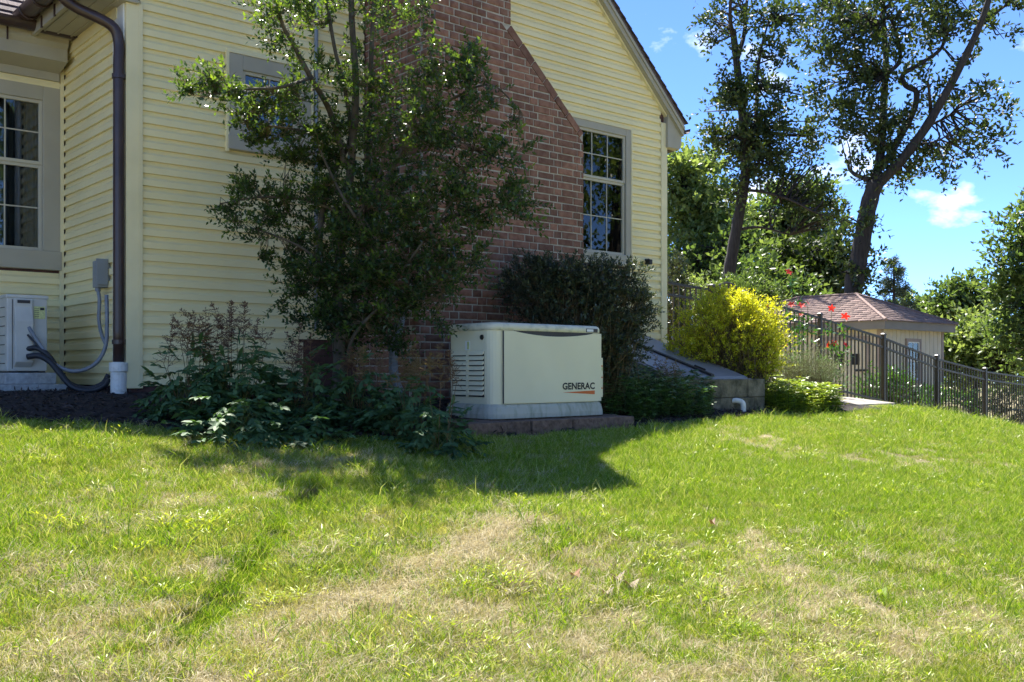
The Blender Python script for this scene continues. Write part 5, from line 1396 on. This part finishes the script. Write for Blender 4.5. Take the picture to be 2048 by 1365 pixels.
weedf = 0
for (px, py, rad) in ((1400, 1160, .35), (1000, 1190, .18), (1660, 1320, .2), (1420, 1110, .25), (880, 1290, .2), (560, 1190, .25), (420, 1060, .25)):
    c = PG(px, py); weedf = weedf + np.exp(-(np.hypot(gx - c.x, gy - c.y) / rad) ** 2)
u = r.random(len(gx))
lushf = np.clip((gx - 3.2) / 2.6 + (gy - 3.8) * .12 + (fbm(gx * 1.1 + 20, gy * 1.1) - .5) * 1.2, 0, 1)
idx = np.where(u < .62 - .5 * lushf, r.integers(0, 3, len(gx)), r.integers(3, 6, len(gx)))
fine = fbm(gx * 4.5 + 1, gy * 4.5 + 8)
pdry = np.clip((dry - .47) * 2.0 + (fine - .5) * 1.6 + .06, .05, .56) * (1 - .72 * lushf)
idx = np.where(r.random(len(gx)) < pdry, r.integers(6, 9, len(gx)), idx)
plong = .03 + .20 * lushf * (fbm(gx * 1.3, gy * 1.3 + 7) > .56)
idx = np.where(r.random(len(gx)) < plong, r.integers(9, 11, len(gx)), idx)
idx = np.where(r.random(len(gx)) < .2 * np.clip(weedf, 0, 1) + .012, r.integers(11, 13, len(gx)), idx)
t1a, t1b = PG(630, 970), PG(385, 1300); d1_ = seg_dist(gx, gy, (t1a.x, t1a.y), (t1b.x, t1b.y))
t2a, t2b = PG(1040, 1045), PG(620, 1240); d2t = seg_dist(gx, gy, (t2a.x, t2a.y), (t2b.x, t2b.y))
idx = np.where((d1_ < .10) & (r.random(len(gx)) < .9), r.integers(3, 6, len(gx)), idx)
idx = np.where((d2t < .12) & (r.random(len(gx)) < .75), 8, idx)
bare = (d1_ > .2) & ((dry > .62) | (fine > .68)) & (r.random(len(gx)) < .4)
gx, gy, idx = gx[~bare], gy[~bare], idx[~bare]
dist = np.hypot(gx, gy)
scl = r.uniform(.7, 1.25, len(gx)) * (1 + .02 * np.clip(dist - 6, 0, 14)) * (.82 + .4 * vnoise(gx * 1.7 + 4, gy * 1.7))
me = bpy.data.meshes.new('lawn_grass')
me.vertices.add(len(gx)); me.vertices.foreach_set('co', np.stack([gx, gy, gz(gx, gy)], -1).astype(np.float32).ravel())
a1 = me.attributes.new('tuft', 'INT', 'POINT'); a1.data.foreach_set('value', idx.astype(np.int32))
a2 = me.attributes.new('size', 'FLOAT', 'POINT'); a2.data.foreach_set('value', scl.astype(np.float32))
a3 = me.attributes.new('turn', 'FLOAT_VECTOR', 'POINT')
a3.data.foreach_set('vector', np.stack([r.normal(size=len(gx)) * .12, r.normal(size=len(gx)) * .12, r.random(len(gx)) * 6.283], -1).astype(np.float32).ravel())
go = bpy.data.objects.new('lawn_grass', me); COL.objects.link(go)
tag(go, 'short summer lawn grass, green with dry straw patches', 'grass', kind='stuff')
ng = bpy.data.node_groups.new('tufts', 'GeometryNodeTree')
ng.interface.new_socket('Geometry', in_out='INPUT', socket_type='NodeSocketGeometry'); ng.interface.new_socket('Geometry', in_out='OUTPUT', socket_type='NodeSocketGeometry')
gi_, go_ = ng.nodes.new('NodeGroupInput'), ng.nodes.new('NodeGroupOutput')
ci = ng.nodes.new('GeometryNodeCollectionInfo'); ci.inputs['Collection'].default_value = gcol; ci.inputs['Separate Children'].default_value = True; ci.inputs['Reset Children'].default_value = True
ip = ng.nodes.new('GeometryNodeInstanceOnPoints'); ip.inputs['Pick Instance'].default_value = True
def nattr(name, tp):
    n_ = ng.nodes.new('GeometryNodeInputNamedAttribute'); n_.data_type = tp; n_.inputs['Name'].default_value = name; return [s_ for s_ in n_.outputs if s_.enabled and s_.name == 'Attribute'][0]
er = ng.nodes.new('FunctionNodeEulerToRotation')
ng.links.new(nattr('turn', 'FLOAT_VECTOR'), er.inputs[0]); ng.links.new(er.outputs[0], ip.inputs['Rotation'])
ng.links.new(nattr('tuft', 'INT'), ip.inputs['Instance Index']); ng.links.new(nattr('size', 'FLOAT'), ip.inputs['Scale'])
ng.links.new(gi_.outputs[0], ip.inputs['Points']); ng.links.new(ci.outputs[0], ip.inputs['Instance']); ng.links.new(ip.outputs[0], go_.inputs[0])
md = go.modifiers.new('tufts', 'NODES'); md.node_group = ng

# fallen leaves on the lawn
for i, (px, py, s_, lab) in enumerate(((1235, 1175, .06, 'curled dry oak leaf lying in the weedy lawn patch'), (1262, 1190, .07, 'pale torn oak leaf lying in the weedy lawn patch'), (1150, 1170, .05, 'small grey leaf lying in the weedy lawn patch'), (1215, 1205, .05, 'silvery dead leaf lying in the weedy lawn patch'), (1765, 1203, .05, 'single yellow leaf lying on dry grass'), (1425, 1060, .035, 'small orange leaf lying on the lawn'), (1395, 832, .07, 'reddish fallen leaf beside the drain elbow'))):
    c = PG(px, py); rr = np.random.default_rng(300 + i)
    n = 9; a = np.linspace(0, 2 * math.pi, n, endpoint=False)
    rad = s_ * .5 * (1 + .35 * np.cos(a * 4)) * np.where(np.abs(np.cos(a)) > .7, 1.2, .75)
    V = [(c.x, c.y, c.z + .035)] + [(c.x + rad[k_] * math.cos(a[k_]), c.y + rad[k_] * math.sin(a[k_]), c.z + .035 + .018 * float(rr.random()) + .02 * math.cos(a[k_] * 2)) for k_ in range(n)]
    F = np.array([(0, k_ + 1, (k_ + 1) % n + 1) for k_ in range(n)])
    o = fast_mesh('fallen_leaf', np.array(V), F, M['weed'] if 'yellow' in lab else M['deadleaf'], None, {'tint': np.full(n + 1, float(rr.random()))})
    tag(o, lab, 'leaf', 'leaves fallen on the lawn')
